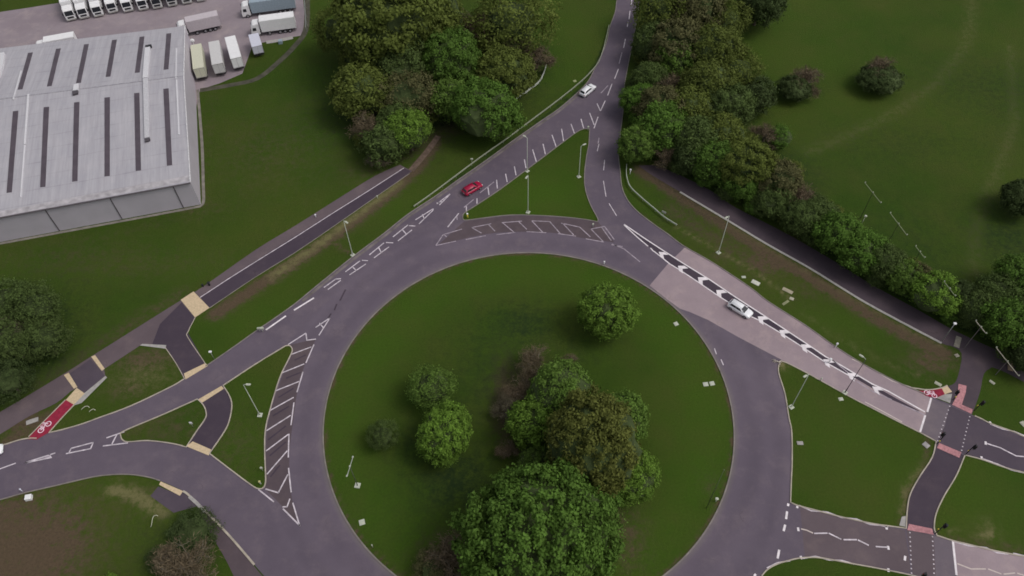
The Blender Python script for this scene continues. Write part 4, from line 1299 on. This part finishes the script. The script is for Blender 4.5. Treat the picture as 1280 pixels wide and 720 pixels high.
PW_ = paint('white_car_paint', (.82, .82, .84)); PR_ = paint('red_car_paint', (.34, .008, .045)); PG_ = paint('silver_car_paint', (.62, .63, .66))
car('car', 'white hatchback on the pale right-hand road beside the chevron median', (911, 380.5), (938, 397), 4.5, PW_)
car('car', 'white car on the upper road close to the guard rail', (727, 121.5), (741.8, 109.3), 4.6, PW_)
car('car', 'red hatchback leaving the roundabout beside the triangular grass island', (580.5, 244), (600.5, 232), 4.4, PR_)
car('car', 'white car cut by the left edge of the photo on the left road', (-29, 572), (4, 563), 4.4, PW_)


def lorry(name, label, front, rear, w=2.5, boxcol=None, cab=True, boxh=3.9, cat='lorry', group=None, L=None, cabcol=None, zf=0.0):
    """front/rear: surveyed ground points of the vehicle's centreline"""
    a, b = Vector(A2(*front)), Vector(A2(*rear))
    dirv = (a - b).normalized()
    Lg = L or (a - b).length
    o = thing(name, label, cat, (a.x, a.y, .012), atan2(dirv.y, dirv.x), group)     # x forward, origin at the front
    hw = w / 2; cl = 2.1 if cab else 0
    if cab:
        bm = bmesh.new()
        s = []
        for x, zt, zb in ((-cl, 3.35, .55), (-.55, 3.3, .5), (-.18, 2.75, .42), (0, 1.6, .4), (-.02, .5, .42)):
            pass
        prof = [(-cl, .6), (-.05, .4), (0, 1.5), (-.3, 2.85), (-.75, 3.3), (-cl, 3.4)]
        fa = [bm.verts.new((x, -hw + .08, z)) for x, z in prof]; fb = [bm.verts.new((x, hw - .08, z)) for x, z in prof]
        bm.faces.new(fa); bm.faces.new(fb)
        for i in range(6): bm.faces.new((fa[i], fa[(i + 1) % 6], fb[(i + 1) % 6], fb[i]))
        bmesh.ops.bevel(bm, geom=list(bm.edges), offset=.07, segments=2, affect='EDGES')
        cb = bm_obj('cab', bm, cabcol or boxcol, o)
        quad_obj('windscreen', [(-.03, -hw + .25, 1.62), (-.03, hw - .25, 1.62), (-.3, hw - .3, 2.72), (-.3, -hw + .3, 2.72)], GLASS, cb, .03)
        for s_ in (-1, 1):
            mesh_obj('side_window', [(-.45, s_ * (hw - .07), 1.7), (-1.35, s_ * (hw - .07), 1.7), (-1.35, s_ * (hw - .07), 2.5), (-.6, s_ * (hw - .07), 2.5)], [(0, 1, 2, 3)], GLASS, cb)
            bm = bmesh.new(); box(bm, -.08, s_ * (hw + .12), 2.2, .12, .2, .6, .03); bm_obj('mirror', bm, DARK, cb)
            bm = bmesh.new(); box(bm, .02, s_ * .85, .8, .08, .34, .2, .02); bm_obj('headlight', bm, LAMPG, cb)
        bm = bmesh.new(); box(bm, .02, 0, 1.15, .08, 1.5, .45, .02); bm_obj('grille', bm, DARK, cb)
        bm = bmesh.new(); box(bm, .03, 0, .52, .14, w - .25, .25, .04); bm_obj('bumper', bm, WHITE if boxcol is WHITE else SLAB, cb)
    bl = Lg - cl - (.35 if cab else 0)
    bm = bmesh.new(); box(bm, -Lg + bl / 2, 0, (boxh + 1.1) / 2, bl, w, boxh - 1.1, .04)
    bx = bm_obj('cargo_box', bm, boxcol, o)
    bm = bmesh.new()
    for y in (-.02, ):
        box(bm, -Lg - .012, y, (boxh + 1.1) / 2, .02, .05, boxh - 1.4)
    for z in (1.25, boxh - .12):
        box(bm, -Lg - .012, 0, z, .025, w - .06, .08)
    for y in (-hw + .05, hw - .05):
        box(bm, -Lg - .012, y, (boxh + 1.1) / 2, .025, .08, boxh - 1.2)
    bm_obj('rear_door_frame', bm, mat('door_frame_grey', (.34, .32, .33), .6), o)
    bm = bmesh.new(); box(bm, -Lg / 2, 0, .92, Lg - .3, .9, .3); box(bm, -Lg + .15, 0, .62, .12, w - .2, .14)
    bm_obj('chassis', bm, CHASSIS, o)
    xs_ = ([-1.3] if cab else []) + [-Lg + 1.6, -Lg + 2.8] + ([-Lg + 4.0] if Lg > 9 else []) + ([-4.2] if cab and Lg > 9 else [])
    for x in xs_:
        for s_ in (-1, 1): wheel(o, x, s_ * (hw - .2), .48, .3)
    return o


VW = mat('white_lorry_skin', (.80, .79, .79), .45, var=.04, scale=1.5)
VC = mat('cream_trailer_skin', (.58, .58, .45), .5, var=.06)
VG = mat('pale_grey_trailer_skin', (.58, .57, .56), .5, var=.06)
VB = mat('blue_grey_trailer_skin', (.30, .37, .42), .5, var=.1)
VT = mat('mauve_grey_trailer_skin', (.52, .465, .49), .55, var=.06)
VL = mat('lavender_white_skin', (.60, .60, .68), .5, var=.04)
ordn = ['first', 'second', 'third', 'fourth', 'fifth', 'sixth', 'seventh', 'eighth', 'ninth', 'tenth']
spots = [(90, 26, 78), (106, 23.5, 97), (124, 21, 115), (142, 16.5, 134), (161, 15, 152), (180, 13, 172), (197.5, 11, 189), (216, 8, 208), (234, 5, 226), (252, 2, 245)]
rowskin = [VW, VW, VW, VW, VW, VW, VG, VG, VG, VG]
for i, (x, y, _) in enumerate(spots):
    fp = (x + 1, y + 1); rp = (x - 3 + i * .15, y - 30)
    lorry('lorry', ordn[i] + ' lorry from the left in the parked row facing the warehouse', fp, rp, 2.5, rowskin[i], True, 4.0 if i != 0 else 4.2,
          group='lorries parked in a row at the photo top', L=9.5)
lorry('lorry', 'white lorry half hidden behind the warehouse roof edge, its cab at the left', (50, 70), (101, 60.5), 2.4, VW, True, 4.0)
lorry('lorry', 'mauve grey articulated lorry with white cab just behind the warehouse corner', (225, 45), (277.5, 33.5), 2.5, VT, True, 3.9, cabcol=VW)
lorry('lorry', 'long white articulated lorry parked beside the yard edge, cab to the left', (316, 43.5), (371.5, 36), 2.6, VW, True, 4.1)
lorry('lorry', 'lorry with blue grey roof parked behind the long white articulated lorry', (304, 20), (371, 11), 2.6, VB, True, 4.0, cabcol=VW)
lorry('trailer', 'cream box trailer, nearest the warehouse wall of the three parked trailers', (251, 72), (254.5, 102), 2.45, VC, False, 3.7, cat='trailer', group='three box trailers beside the warehouse')
lorry('trailer', 'pale grey box trailer in the middle of the three parked trailers', (273, 68), (277.5, 96.5), 2.45, VG, False, 3.7, cat='trailer', group='three box trailers beside the warehouse')
lorry('trailer', 'white box trailer, rightmost of the three parked trailers', (293, 62.5), (300.5, 89.5), 2.45, VW, False, 3.8, cat='trailer', group='three box trailers beside the warehouse')
lorry('trailer', 'small lavender white box trailer on the grass edge below the white articulated lorry', (321, 56.5), (325.5, 72), 2.4, VL, False, 3.2, cat='trailer')


# ------------------------------------------------------------------ street furniture
def lamp_proto(h, arm):
    o = thing('street_lamp', 'lamp', 'street lamp')
    bm = bmesh.new(); tube(bm, [(0, 0, 0), (0, 0, 1.2), (0, 0, 1.25), (0, 0, h)], [.09, .09, .065, .045], 10); bm_obj('pole', bm, GALV_P, o, True)
    bm = bmesh.new(); tube(bm, [(0, 0, h - .05), (arm * .4, 0, h + .12), (arm, 0, h + .15)], [.05, .045, .04], 8); bm_obj('arm', bm, GALV_P, o, True)
    bm = bmesh.new(); box(bm, arm + .3, 0, h + .15, .75, .34, .16, .06); l = bm_obj('lantern', bm, PALE, o)
    bm = bmesh.new(); box(bm, arm + .32, 0, h + .06, .5, .24, .05, .01); bm_obj('lens', bm, LAMPG, l)
    bm = bmesh.new(); box(bm, 0, 0, .06, .75, .75, .14, .02); bm_obj('base_pad', bm, PALE, o)
    return o


GL = 'tall street lamps around the roundabout'
Lp = lamp_proto(10, .5)
lamps = [((660, 265.5), (640, 300), 'street lamp in the middle of the triangular grass island', 1), ((723.5, 221), (760, 205), 'street lamp by the right kerb of the triangular grass island', .82),
         ((898, 316), (870, 335), 'street lamp on the verge between pale road and right path', 1), ((989, 509), (970, 520), 'street lamp at the left end of the splitter grass', 1),
         ((1056, 491), (1040, 480), 'street lamp whose dark pole crosses the pale road', 1), ((441, 319), (470, 340), 'street lamp on the grass between left path and road', .95),
         ((325, 519), (350, 520), 'street lamp on the left splitter grass beside the hatching', .95), ((659, 214), (630, 195), 'street lamp on the long edge of the triangular island', .88)]
for i, (b, tow, lab, s) in enumerate(lamps):
    p = A2(*b); q = A2(*tow); rz = atan2(q[1] - p[1], q[0] - p[0])
    if i == 0:
        Lp.location = (p[0], p[1], 0); Lp.rotation_euler = (0, 0, rz); Lp['label'] = lab; Lp['group'] = GL; o = Lp
    else:
        o = dup(Lp, (p[0], p[1], 0), rz, lab, GL)
    o.scale = (1, 1, s)
dark_pole = mat('dark_painted_steel', (.07, .055, .065), .6)
for c in [o for o in scene.objects if o.get('label', '').startswith('street lamp whose dark pole')][0].children:
    if c.name.startswith('pole'):
        c.data = c.data.copy(); c.data.materials[0] = dark_pole
# column with two lanterns on the island
p = A2(447, 607)
o = thing('double_lamp', 'twin armed lamp post on a white pad at the left of the island', 'street lamp', (p[0], p[1], 0), radians(80))
bm = bmesh.new(); tube(bm, [(0, 0, 0), (0, 0, 6.6)], [.07, .05], 8); bm_obj('pole', bm, mat('dull_steel', (.10, .11, .08), .6), o, True)
bm = bmesh.new(); tube(bm, [(-1.5, 0, 6.6), (1.5, 0, 6.6)], .05, 6); bm_obj('crossarm', bm, GALV_P, o)
for s in (-1, 0, 1):
    bm = bmesh.new(); box(bm, s * 1.5, 0, 6.72, .3, .22, .16, .04); bm_obj('lantern', bm, PALE, o)
bm = bmesh.new(); box(bm, 0, 0, .06, .85, .85, .14, .02); bm_obj('base_pad', bm, PALE, o)


def post(name, label, cat, b, h, r, m, head=None, hm=None, group=None, hs=(.3, .3, .3)):
    p = A2(*b)
    o = thing(name, label, cat, (p[0], p[1], 0), 0, group)
    bm = bmesh.new(); tube(bm, [(0, 0, 0), (0, 0, h)], [r, r * .8], 8); bm_obj('post', bm, m, o, True)
    bm = bmesh.new(); box(bm, 0, 0, h + hs[2] / 2 - .02, hs[0], hs[1], hs[2], min(hs) * .25); bm_obj(head or 'cap', bm, hm or m, o)
    return o


post('path_lamp', 'short lamp beside the lower end of the right path', 'path lamp', (1177, 427), 5.2, .06, GALV, 'lantern', WHITE, hs=(.5, .4, .25))
post('path_lamp', 'low white headed lamp on the path junction corner at left', 'path lamp', (268, 449), 2.2, .05, GALV, 'lantern', WHITE, hs=(.5, .35, .25))
post('sign_post', 'white sign on a short post on the small left splitter grass', 'sign', (242, 534), 1.2, .04, GALV, 'sign_panel', WHITE, hs=(.45, .12, .5))
post('lamp_column', 'faint dull green column at the right edge of the island', 'column', (883, 635), 13, .06, mat('dull_green_steel', (.10, .13, .06), .7), 'cap', hs=(.2, .2, .2))
post('marker_post', 'pale marker post by the foot of the faint green column', 'marker post', (894.5, 627), .9, .08, PALE, hs=(.5, .4, .3))
post('bollard', 'yellow bollard at the left tip of the triangular island', 'bollard', (584.5, 272), 1.0, .16, YELLOW, 'reflector_band', WHITE, hs=(.36, .36, .2))
post('bollard', 'small white topped bollard near the right tip of the triangular island', 'bollard', (741, 284), .8, .08, GALV, hs=(.35, .3, .25), hm=PALE)
post('bollard', 'white bollard on the ring kerb below the pale road start', 'bollard', (755, 331), .8, .08, WHITE, hs=(.3, .3, .2), hm=WHITE)
post('marker_post', 'white marker post between the guard rail end and the path start', 'marker post', (787.5, 217.5), 1.0, .08, WHITE, hs=(.35, .3, .4), hm=WHITE)
post('marker_post', 'white marker post on the upper kerb of the pale road', 'marker post', (1044, 434.5), 1.0, .08, WHITE, hs=(.35, .3, .4), hm=WHITE)
post('marker_post', 'small pale marker post on the lower kerb of the pale road', 'marker post', (1025.5, 476), .7, .07, PALE, hs=(.25, .25, .2))
post('bollard', 'pale bollard on the grass tip of the triangular island nearest the white car', 'bollard', (735, 163), .9, .09, PALE, hs=(.4, .35, .25))
post('bollard', 'white bollard at the road edge at bottom left', 'bollard', (28.5, 614.5), .8, .09, VL, hs=(.25, .25, .2), hm=VL)
post('marker_post', 'white marker post beside the white line of the left path', 'marker post', (395, 271.5), .6, .08, WHITE, hs=(.3, .3, .2), hm=WHITE)
post('bin', 'dark litter bin at the edge of the left path near the buff paving', 'litter bin', (262, 356.5), .7, .2, DARK, 'lid', DARK, hs=(.5, .5, .12))
post('bin', 'second dark bin beside the litter bin on the left path', 'litter bin', (254, 358), .5, .16, DARK, 'lid', DARK, hs=(.35, .35, .12))
post('marker_post', 'grey marker post on the dirt edge of the left path', 'marker post', (472, 248), .6, .07, PALE, hs=(.3, .25, .2))
post('sign_post', 'small pale sign near the end of the long guard rail', 'sign', (590, 203), .8, .05, PALE, 'sign_panel', PALE, hs=(.55, .2, .35))
post('marker_post', 'white marker post on the verge above the road beside the wood', 'marker post', (597, 62), 1.0, .08, WHITE, hs=(.35, .3, .4), hm=WHITE)
post('marker_post', 'pale post standing beside the long tree row', 'marker post', (1076, 282), 2.5, .06, PALE, hs=(.5, .4, .35))
post('dish', 'small round white dome on a post beside the cream trailer', 'dish', (243, 58), 1.2, .1, WHITE, 'dome', WHITE, hs=(.9, .9, .8))
post('marker_post', 'tiny white post on the island verge at lower left', 'marker post', (466, 684), .8, .06, PALE, hs=(.2, .2, .2))
post('sign_post', 'small pale sign at the lower tip of the left splitter grass, farther from the tip', 'sign', (329, 589), 1.0, .05, GALV, 'sign_panel', PALE, hs=(.4, .25, .4))
post('bollard', 'pale yellow bollard at the very lower tip of the left splitter grass', 'bollard', (326, 605), .8, .12, PALE, 'reflector_band', mat('dull_yellow', (.5, .46, .2), .6), hs=(.32, .32, .2))
post('keep_left_bollard', 'white bollard in the chevron median below the white car', 'bollard', (1036, 453.5), 1.0, .14, WHITE, 'sign_panel', WHITE, hs=(.4, .4, .3))
post('sign_post', 'pair of pale tilted signs on the left kerb, nearer one', 'sign', (329, 415), .9, .05, PALE, 'sign_panel', PALE, hs=(.75, .35, .5))
post('sign_post', 'small pale sign just behind the kerbside sign on the left road', 'sign', (325, 414), .7, .05, PALE, 'sign_panel', PALE, hs=(.6, .3, .4))


def cover(label, cx, cy, w, d, rz, m=PALE, h=.08, name='inspection_cover', cat='inspection cover'):
    p = A2(cx, cy)
    bm = bmesh.new(); box(bm, 0, 0, h / 2, w, d, h, .01)
    box(bm, 0, 0, h + .012, w * .72, d * .72, .03, .005)
    o = bm_obj(name, bm, m); o.location = (p[0], p[1], .004); o.rotation_euler = (0, 0, rz)
    return tag(o, label, cat)


cover('square white cover near the top right edge of the island', 845, 405, .75, .75, .4)
cover('left one of the two pale covers side by side on the island', 882, 480.5, .85, .75, .1)
cover('right one of the two pale covers side by side on the island', 890, 479.5, .8, .75, .2)
cover('pale cover low on the left side of the island', 452.5, 653, .85, .85, .3)
cover('pale rectangular cover at the left end of the splitter grass', 1000, 554, .95, .6, -.05, SLAB)
cover('pale square cover on the grass near the crossing path top', 1157.5, 556.5, .85, .95, .6, SLAB)
cover('pale cover under the lamp pole by the pale road', 1051, 499, .75, .6, .1, PALE)
cover('small pale cover left of the rectangular slab on the verge', 929.5, 346.5, .75, .5, 0)
cover('large rectangular grey slab on the verge beside the pale road', 944.5, 353.5, 1.5, .9, -.65, mat('pale_slab', (.55, .55, .47), .8, var=.1))
cover('long buff slab on the verge right of the rectangular slab', 984.5, 363.5, 1.9, .75, -.65, mat('buff_slab', (.36, .32, .23), .8, var=.15))
cover('small pale cover below the long buff slab', 989.5, 373.5, .75, .6, -.5, mat('buff_slab2', (.44, .42, .32), .8, var=.15))
cover('narrow pale slab running from the small cover to the road', 982, 378.5, 1.5, .45, .6, mat('buff_slab3', (.25, .26, .14), .8, var=.15))
cover('pale slab beside the right path end, tall and narrow', 1197, 427.5, 2.4, .9, 1.05, mat('dull_slab', (.30, .27, .22), .8, var=.2))
cover('tan slab under the rightmost crossarm pole', 1263, 457, 2.1, .85, 1.2, mat('tan_slab', (.40, .29, .20), .8, var=.2))
cover('small pale stone below the path end slab', 1196, 444.5, .7, .6, .3, mat('dull_slab', (.30, .27, .22), .8))
cover('pale slab just behind the red lane at the right junction', 1172.5, 480, 1.1, .6, -.7, mat('dull_slab2', (.38, .38, .3), .8))
cover('small pale slab on the grass right of the path junction', 1240, 478, .9, .5, -.9, mat('dull_slab2', (.38, .38, .3), .8))
cover('pale slab at the far right edge above the lower road', 1279, 530, .8, .9, .4, mat('dull_slab2', (.38, .38, .3), .8))
cover('small round looking cover on the verge near the white car', 718.5, 101.5, .7, .7, .3, mat('mossy_slab', (.30, .33, .16), .8))
cover('mossy cover on the verge between wood and guard rail', 645, 155.5, .9, .9, .3, mat('mossy_slab', (.30, .33, .16), .8))
cover('white utility box on the grass at bottom left', 37, 623, .9, .8, .2, WHITE, .6, 'utility_box', 'utility box')
cover('small blue grey box on the yard grass', 351, 54, .9, .9, .1, VB, .8, 'utility_box', 'utility box')


def signal(label, b, tow, h=3.3):
    p = A2(*b); q = A2(*tow)
    o = thing('traffic_light', label, 'traffic light', (p[0], p[1], 0), atan2(q[1] - p[1], q[0] - p[0]), 'traffic lights at the crossings')
    bm = bmesh.new(); tube(bm, [(0, 0, 0), (0, 0, h)], .07, 8); bm_obj('pole', bm, DARK, o)
    bm = bmesh.new(); box(bm, .16, .0, h - .35, .08, .6, 1.1, .03); bm_obj('backing_board', bm, DARK, o)
    bm = bmesh.new(); box(bm, .32, 0, h - .35, .26, .32, .95, .04); hd = bm_obj('signal_head', bm, DARK, o)
    for k, mm in enumerate((REDLAMP, mat('amber_lens', (.25, .14, .02), .4), mat('green_lens', (.02, .12, .05), .4))):
        bm = bmesh.new(); tube(bm, [(.44, 0, h - .05 - k * .3), (.47, 0, h - .05 - k * .3)], .1, 12); bm_obj('lens', bm, mm, hd)
    bm = bmesh.new(); box(bm, 0, .16, 1.2, .14, .2, .3, .03); bm_obj('push_button_box', bm, YELLOW, o)
    return o


signal('traffic light at the upper left corner of the crossing path', (1171, 555), (1120, 525))
signal('traffic light at the upper right corner of the crossing path', (1206, 569), (1260, 590))
signal('traffic light at the lower right corner of the crossing path', (1169, 667), (1220, 672))
signal('traffic light at the bottom edge beside the lower crossing', (1147, 728), (1100, 715))
signal('traffic light between the pale slabs and the pink paving', (1191, 500), (1150, 480), 2.6)
signal('traffic light on the right side of the upper pink paving', (1218, 513), (1260, 520), 2.8)


def epole(label, top, l_px, r_px, h=7.0):
    """wooden pole; top and crossarm ends surveyed in the plane of the arm"""
    q = A2(*top, h); a = A2(*l_px, h); b = A2(*r_px, h)
    L = hypot(b[0] - a[0], b[1] - a[1])
    o = thing('crossarm_pole', label, 'utility pole', (q[0], q[1], 0), atan2(b[1] - a[1], b[0] - a[0]), 'crossarm poles in a line across the field edge')
    bm = bmesh.new(); tube(bm, [(0, 0, 0), (0, 0, h + .1)], [.07, .05], 8); bm_obj('pole', bm, WOODP, o)
    bm = bmesh.new(); box(bm, 0, 0, h, L, .10, .10); bm_obj('crossarm', bm, ARMM, o)
    for s in (-.5, 0, .5):
        bm = bmesh.new(); tube(bm, [(s * L * .98, 0, h + .02), (s * L * .98, 0, h + .2), (s * L * .98, 0, h + .3)], [.09, .12, .05], 8); bm_obj('insulator', bm, CERAM, o)
    return o


WOODP = mat('grey_green_pole', (.060, .078, .028), .85, var=.2); ARMM = mat('mossy_crossarm', (.20, .23, .13), .8)
epole('crossarm pole farthest into the field, dimmest of the line', (1091, 241), (1081, 228.5), (1101, 254))
epole('second crossarm pole of the line, with the longest pale arm in the field', (1123, 280), (1113, 266), (1134, 294))
epole('third crossarm pole, short arm with two bright ends', (1150, 315), (1144.5, 307.5), (1155.7, 322))
epole('fourth crossarm pole, rising out of the tree row', (1187, 361), (1180, 352), (1194, 370))
WOODP = mat('dark_grey_pole', (.16, .14, .135), .85, var=.2); ARMM = mat('grey_crossarm', (.34, .31, .25), .8)
epole('fifth crossarm pole, standing at the path junction', (1226, 409), (1219, 400), (1232, 416), 6.2)
epole('sixth crossarm pole, nearest the right edge over the tan slab', (1259, 452), (1245, 433), (1273.5, 469), 4.0)


def rail(label, pts, h=.7, every=3.2, name='guard_rail', bm_m=None, beam=.3, cat='guard rail', tubes=False):
    w = smooth(W(pts), n=4)
    c = w[len(w) // 2]
    o = thing(name, label, cat, (c[0], c[1], 0))
    loc = [(p[0] - c[0], p[1] - c[1]) for p in w]
    L_, R_ = ribbon_geo(loc, .12)
    v, f = [], []
    for l, r in zip(L_, R_):
        v += [(l[0], l[1], h - beam), (l[0], l[1], h), (r[0], r[1], h), (r[0], r[1], h - beam)]
    n = len(loc)
    for i in range(n - 1):
        for k in range(4):
            f.append((4 * i + k, 4 * i + (k + 1) % 4, 4 * (i + 1) + (k + 1) % 4, 4 * (i + 1) + k))
    f += [(3, 2, 1, 0), (4 * n - 4, 4 * n - 3, 4 * n - 2, 4 * n - 1)]
    mesh_obj('rail_beam', v, f, bm_m or GALV_P, o)
    d = 0; last = None; first = None
    for p in loc:
        if last is None or (d := d + hypot(p[0] - last[0], p[1] - last[1])) >= every:
            d = 0
            if first is None:
                bm = bmesh.new(); box(bm, 0, 0, h / 2 - .05, .1, .14, h); first = bm_obj('post', bm, GALV, o)
                q = first
            else:
                q = first.copy(); link(q, o)
            q.location = (p[0], p[1], 0)
        last = p
    return o


RB = mat('dull_rail_steel', (.34, .36, .27), .6, .2, var=.12)
rail('long curved guard rail on the left verge of the upper road', T(640, 0, 4, [(484, 135), (470, 200), (455, 258), (430, 323), (380, 383), (320, 438), (220, 518), (100, 608), (-6, 688)])
     + T(320, 180, 4, [(1110, 85), (1000, 168), (870, 265), (790, 321)]), bm_m=RB)
rail('curved guard rail on the outside of the right bend', T(640, 180, 4, [(572, 112), (570, 145), (574, 180), (590, 223), (640, 273), (700, 324), (760, 375), (822, 414)]),
     bm_m=mat('bright_rail_steel', (.5, .53, .45), .5, .2))
rail('white timber fence at the right edge of the upper left wood', T(640, 60, 9, [(385, 220), (365, 290), (330, 370), (290, 425), (215, 480), (150, 530), (80, 570), (38, 620)]),
     1.0, 1.8, 'white_fence', mat('flaky_white_paint', (.48, .50, .44), .8, var=.3, scale=1), .5, 'fence')
rail('thin yard fence at the right edge of the depot', [(382, -10), (382.5, 10), (384, 32), (384, 42)], 1.8, 2.5, 'yard_fence', GALV, .08, 'fence')
for lab, c, r_ in (('bent white wire hoop on the grass at bottom left', (193, 652), .9), ('pale looped railing on the grass by the red lane', (107, 511), .6),
                   ('small pale looped railing right of the larger loop', (115.5, 514), .45)):
    p = A2(*c); bm = bmesh.new()
    tube(bm, [(r_ * cos(a), .25 * r_ * sin(a * 2), .05 + .85 * r_ * sin(a)) for a in np.linspace(0, pi, 12)], .05, 6)
    o = bm_obj('hoop_barrier', bm, mat('pale_hoop', (.5, .5, .38), .6)); o.location = (p[0], p[1], 0); o.rotation_euler = (0, 0, 1.2 if r_ > .8 else .3)
    tag(o, lab, 'hoop barrier')
# traffic sign pair on the rail at the bend
p = A2(829, 270)
o = thing('sign_post', 'pale rectangular sign standing behind the bend guard rail', 'sign', (p[0], p[1], 0), -.6)
bm = bmesh.new(); tube(bm, [(0, 0, 0), (0, 0, 1.3)], .05, 6); bm_obj('post', bm, GALV, o)
bm = bmesh.new(); box(bm, 0, 0, 1.1, .9, .08, .5, .02); bm_obj('sign_panel', bm, mat('sign_grey', (.42, .42, .38), .6), o)
# debris on the slip nose
rd = random.Random(9)
for k, lab in enumerate(('pale twisted cone of debris on the splitter nose, left piece', 'pale debris on the splitter nose, right piece')):
    p = A2(969.5 + k * 5, 451 + k * 2.2); bm = bmesh.new()
    for j in range(5):
        a = rd.uniform(0, 6)
        tube(bm, [(rd.uniform(-.4, .4), rd.uniform(-.3, .3), .03), (cos(a) * .35, sin(a) * .3, .25), (cos(a) * .7, sin(a) * .5, .04)], [.07, .06, .04], 5)
    o = bm_obj('fallen_branch', bm, mat('pale_debris', (.5, .44, .38), .9)); o.location = (p[0], p[1], .03)
    tag(o, lab.replace('twisted cone of debris', 'broken branch').replace('debris', 'broken branch'), 'branch')

# ------------------------------------------------------------------ light, sky, camera
SUN_EL, SUN_AZ = radians(54), radians(-12)       # azimuth from +x towards +y
world = bpy.data.worlds.new('World'); scene.world = world; world.use_nodes = True
wn, wl = world.node_tree.nodes, world.node_tree.links
bg = wn['Background']
sky = wn.new('ShaderNodeTexSky'); sky.sky_type = 'NISHITA'; sky.sun_disc = False
sky.sun_elevation = SUN_EL; sky.sun_rotation = pi / 2 - SUN_AZ
sky.air_density = 1.0; sky.dust_density = 4.0; sky.ozone_density = 1.0
hs = wn.new('ShaderNodeHueSaturation'); hs.inputs['Saturation'].default_value = .3
wl.new(sky.outputs[0], hs.inputs['Color']); wl.new(hs.outputs[0], bg.inputs[0])
bg.inputs[1].default_value = .125
sun = bpy.data.lights.new('sun', 'SUN'); sun.energy = .8; sun.angle = radians(22); sun.color = (1, .955, .93)
so = bpy.data.objects.new('sun', sun); link(so)
sd = Vector((cos(SUN_EL) * cos(SUN_AZ), cos(SUN_EL) * sin(SUN_AZ), sin(SUN_EL)))
so.rotation_euler = sd.to_track_quat('Z', 'Y').to_euler(); so.location = (60, 60, 90)

cam = bpy.data.cameras.new('camera'); co = bpy.data.objects.new('camera', cam); link(co)
cam.sensor_width = 36; cam.lens = F_ / 1280 * 36; cam.clip_start = .5; cam.clip_end = 6000
M = Matrix((RIGHT, UP, -_F)).transposed().to_4x4(); M.translation = CAM
co.matrix_world = M
scene.camera = co
scene.view_settings.view_transform = 'Standard'; scene.view_settings.look = 'None'
scene.view_settings.exposure = 0; scene.view_settings.gamma = 1
scene.cycles.use_denoising = True
scene.cycles.max_bounces = 5
scene.cycles.filter_width = 1.7
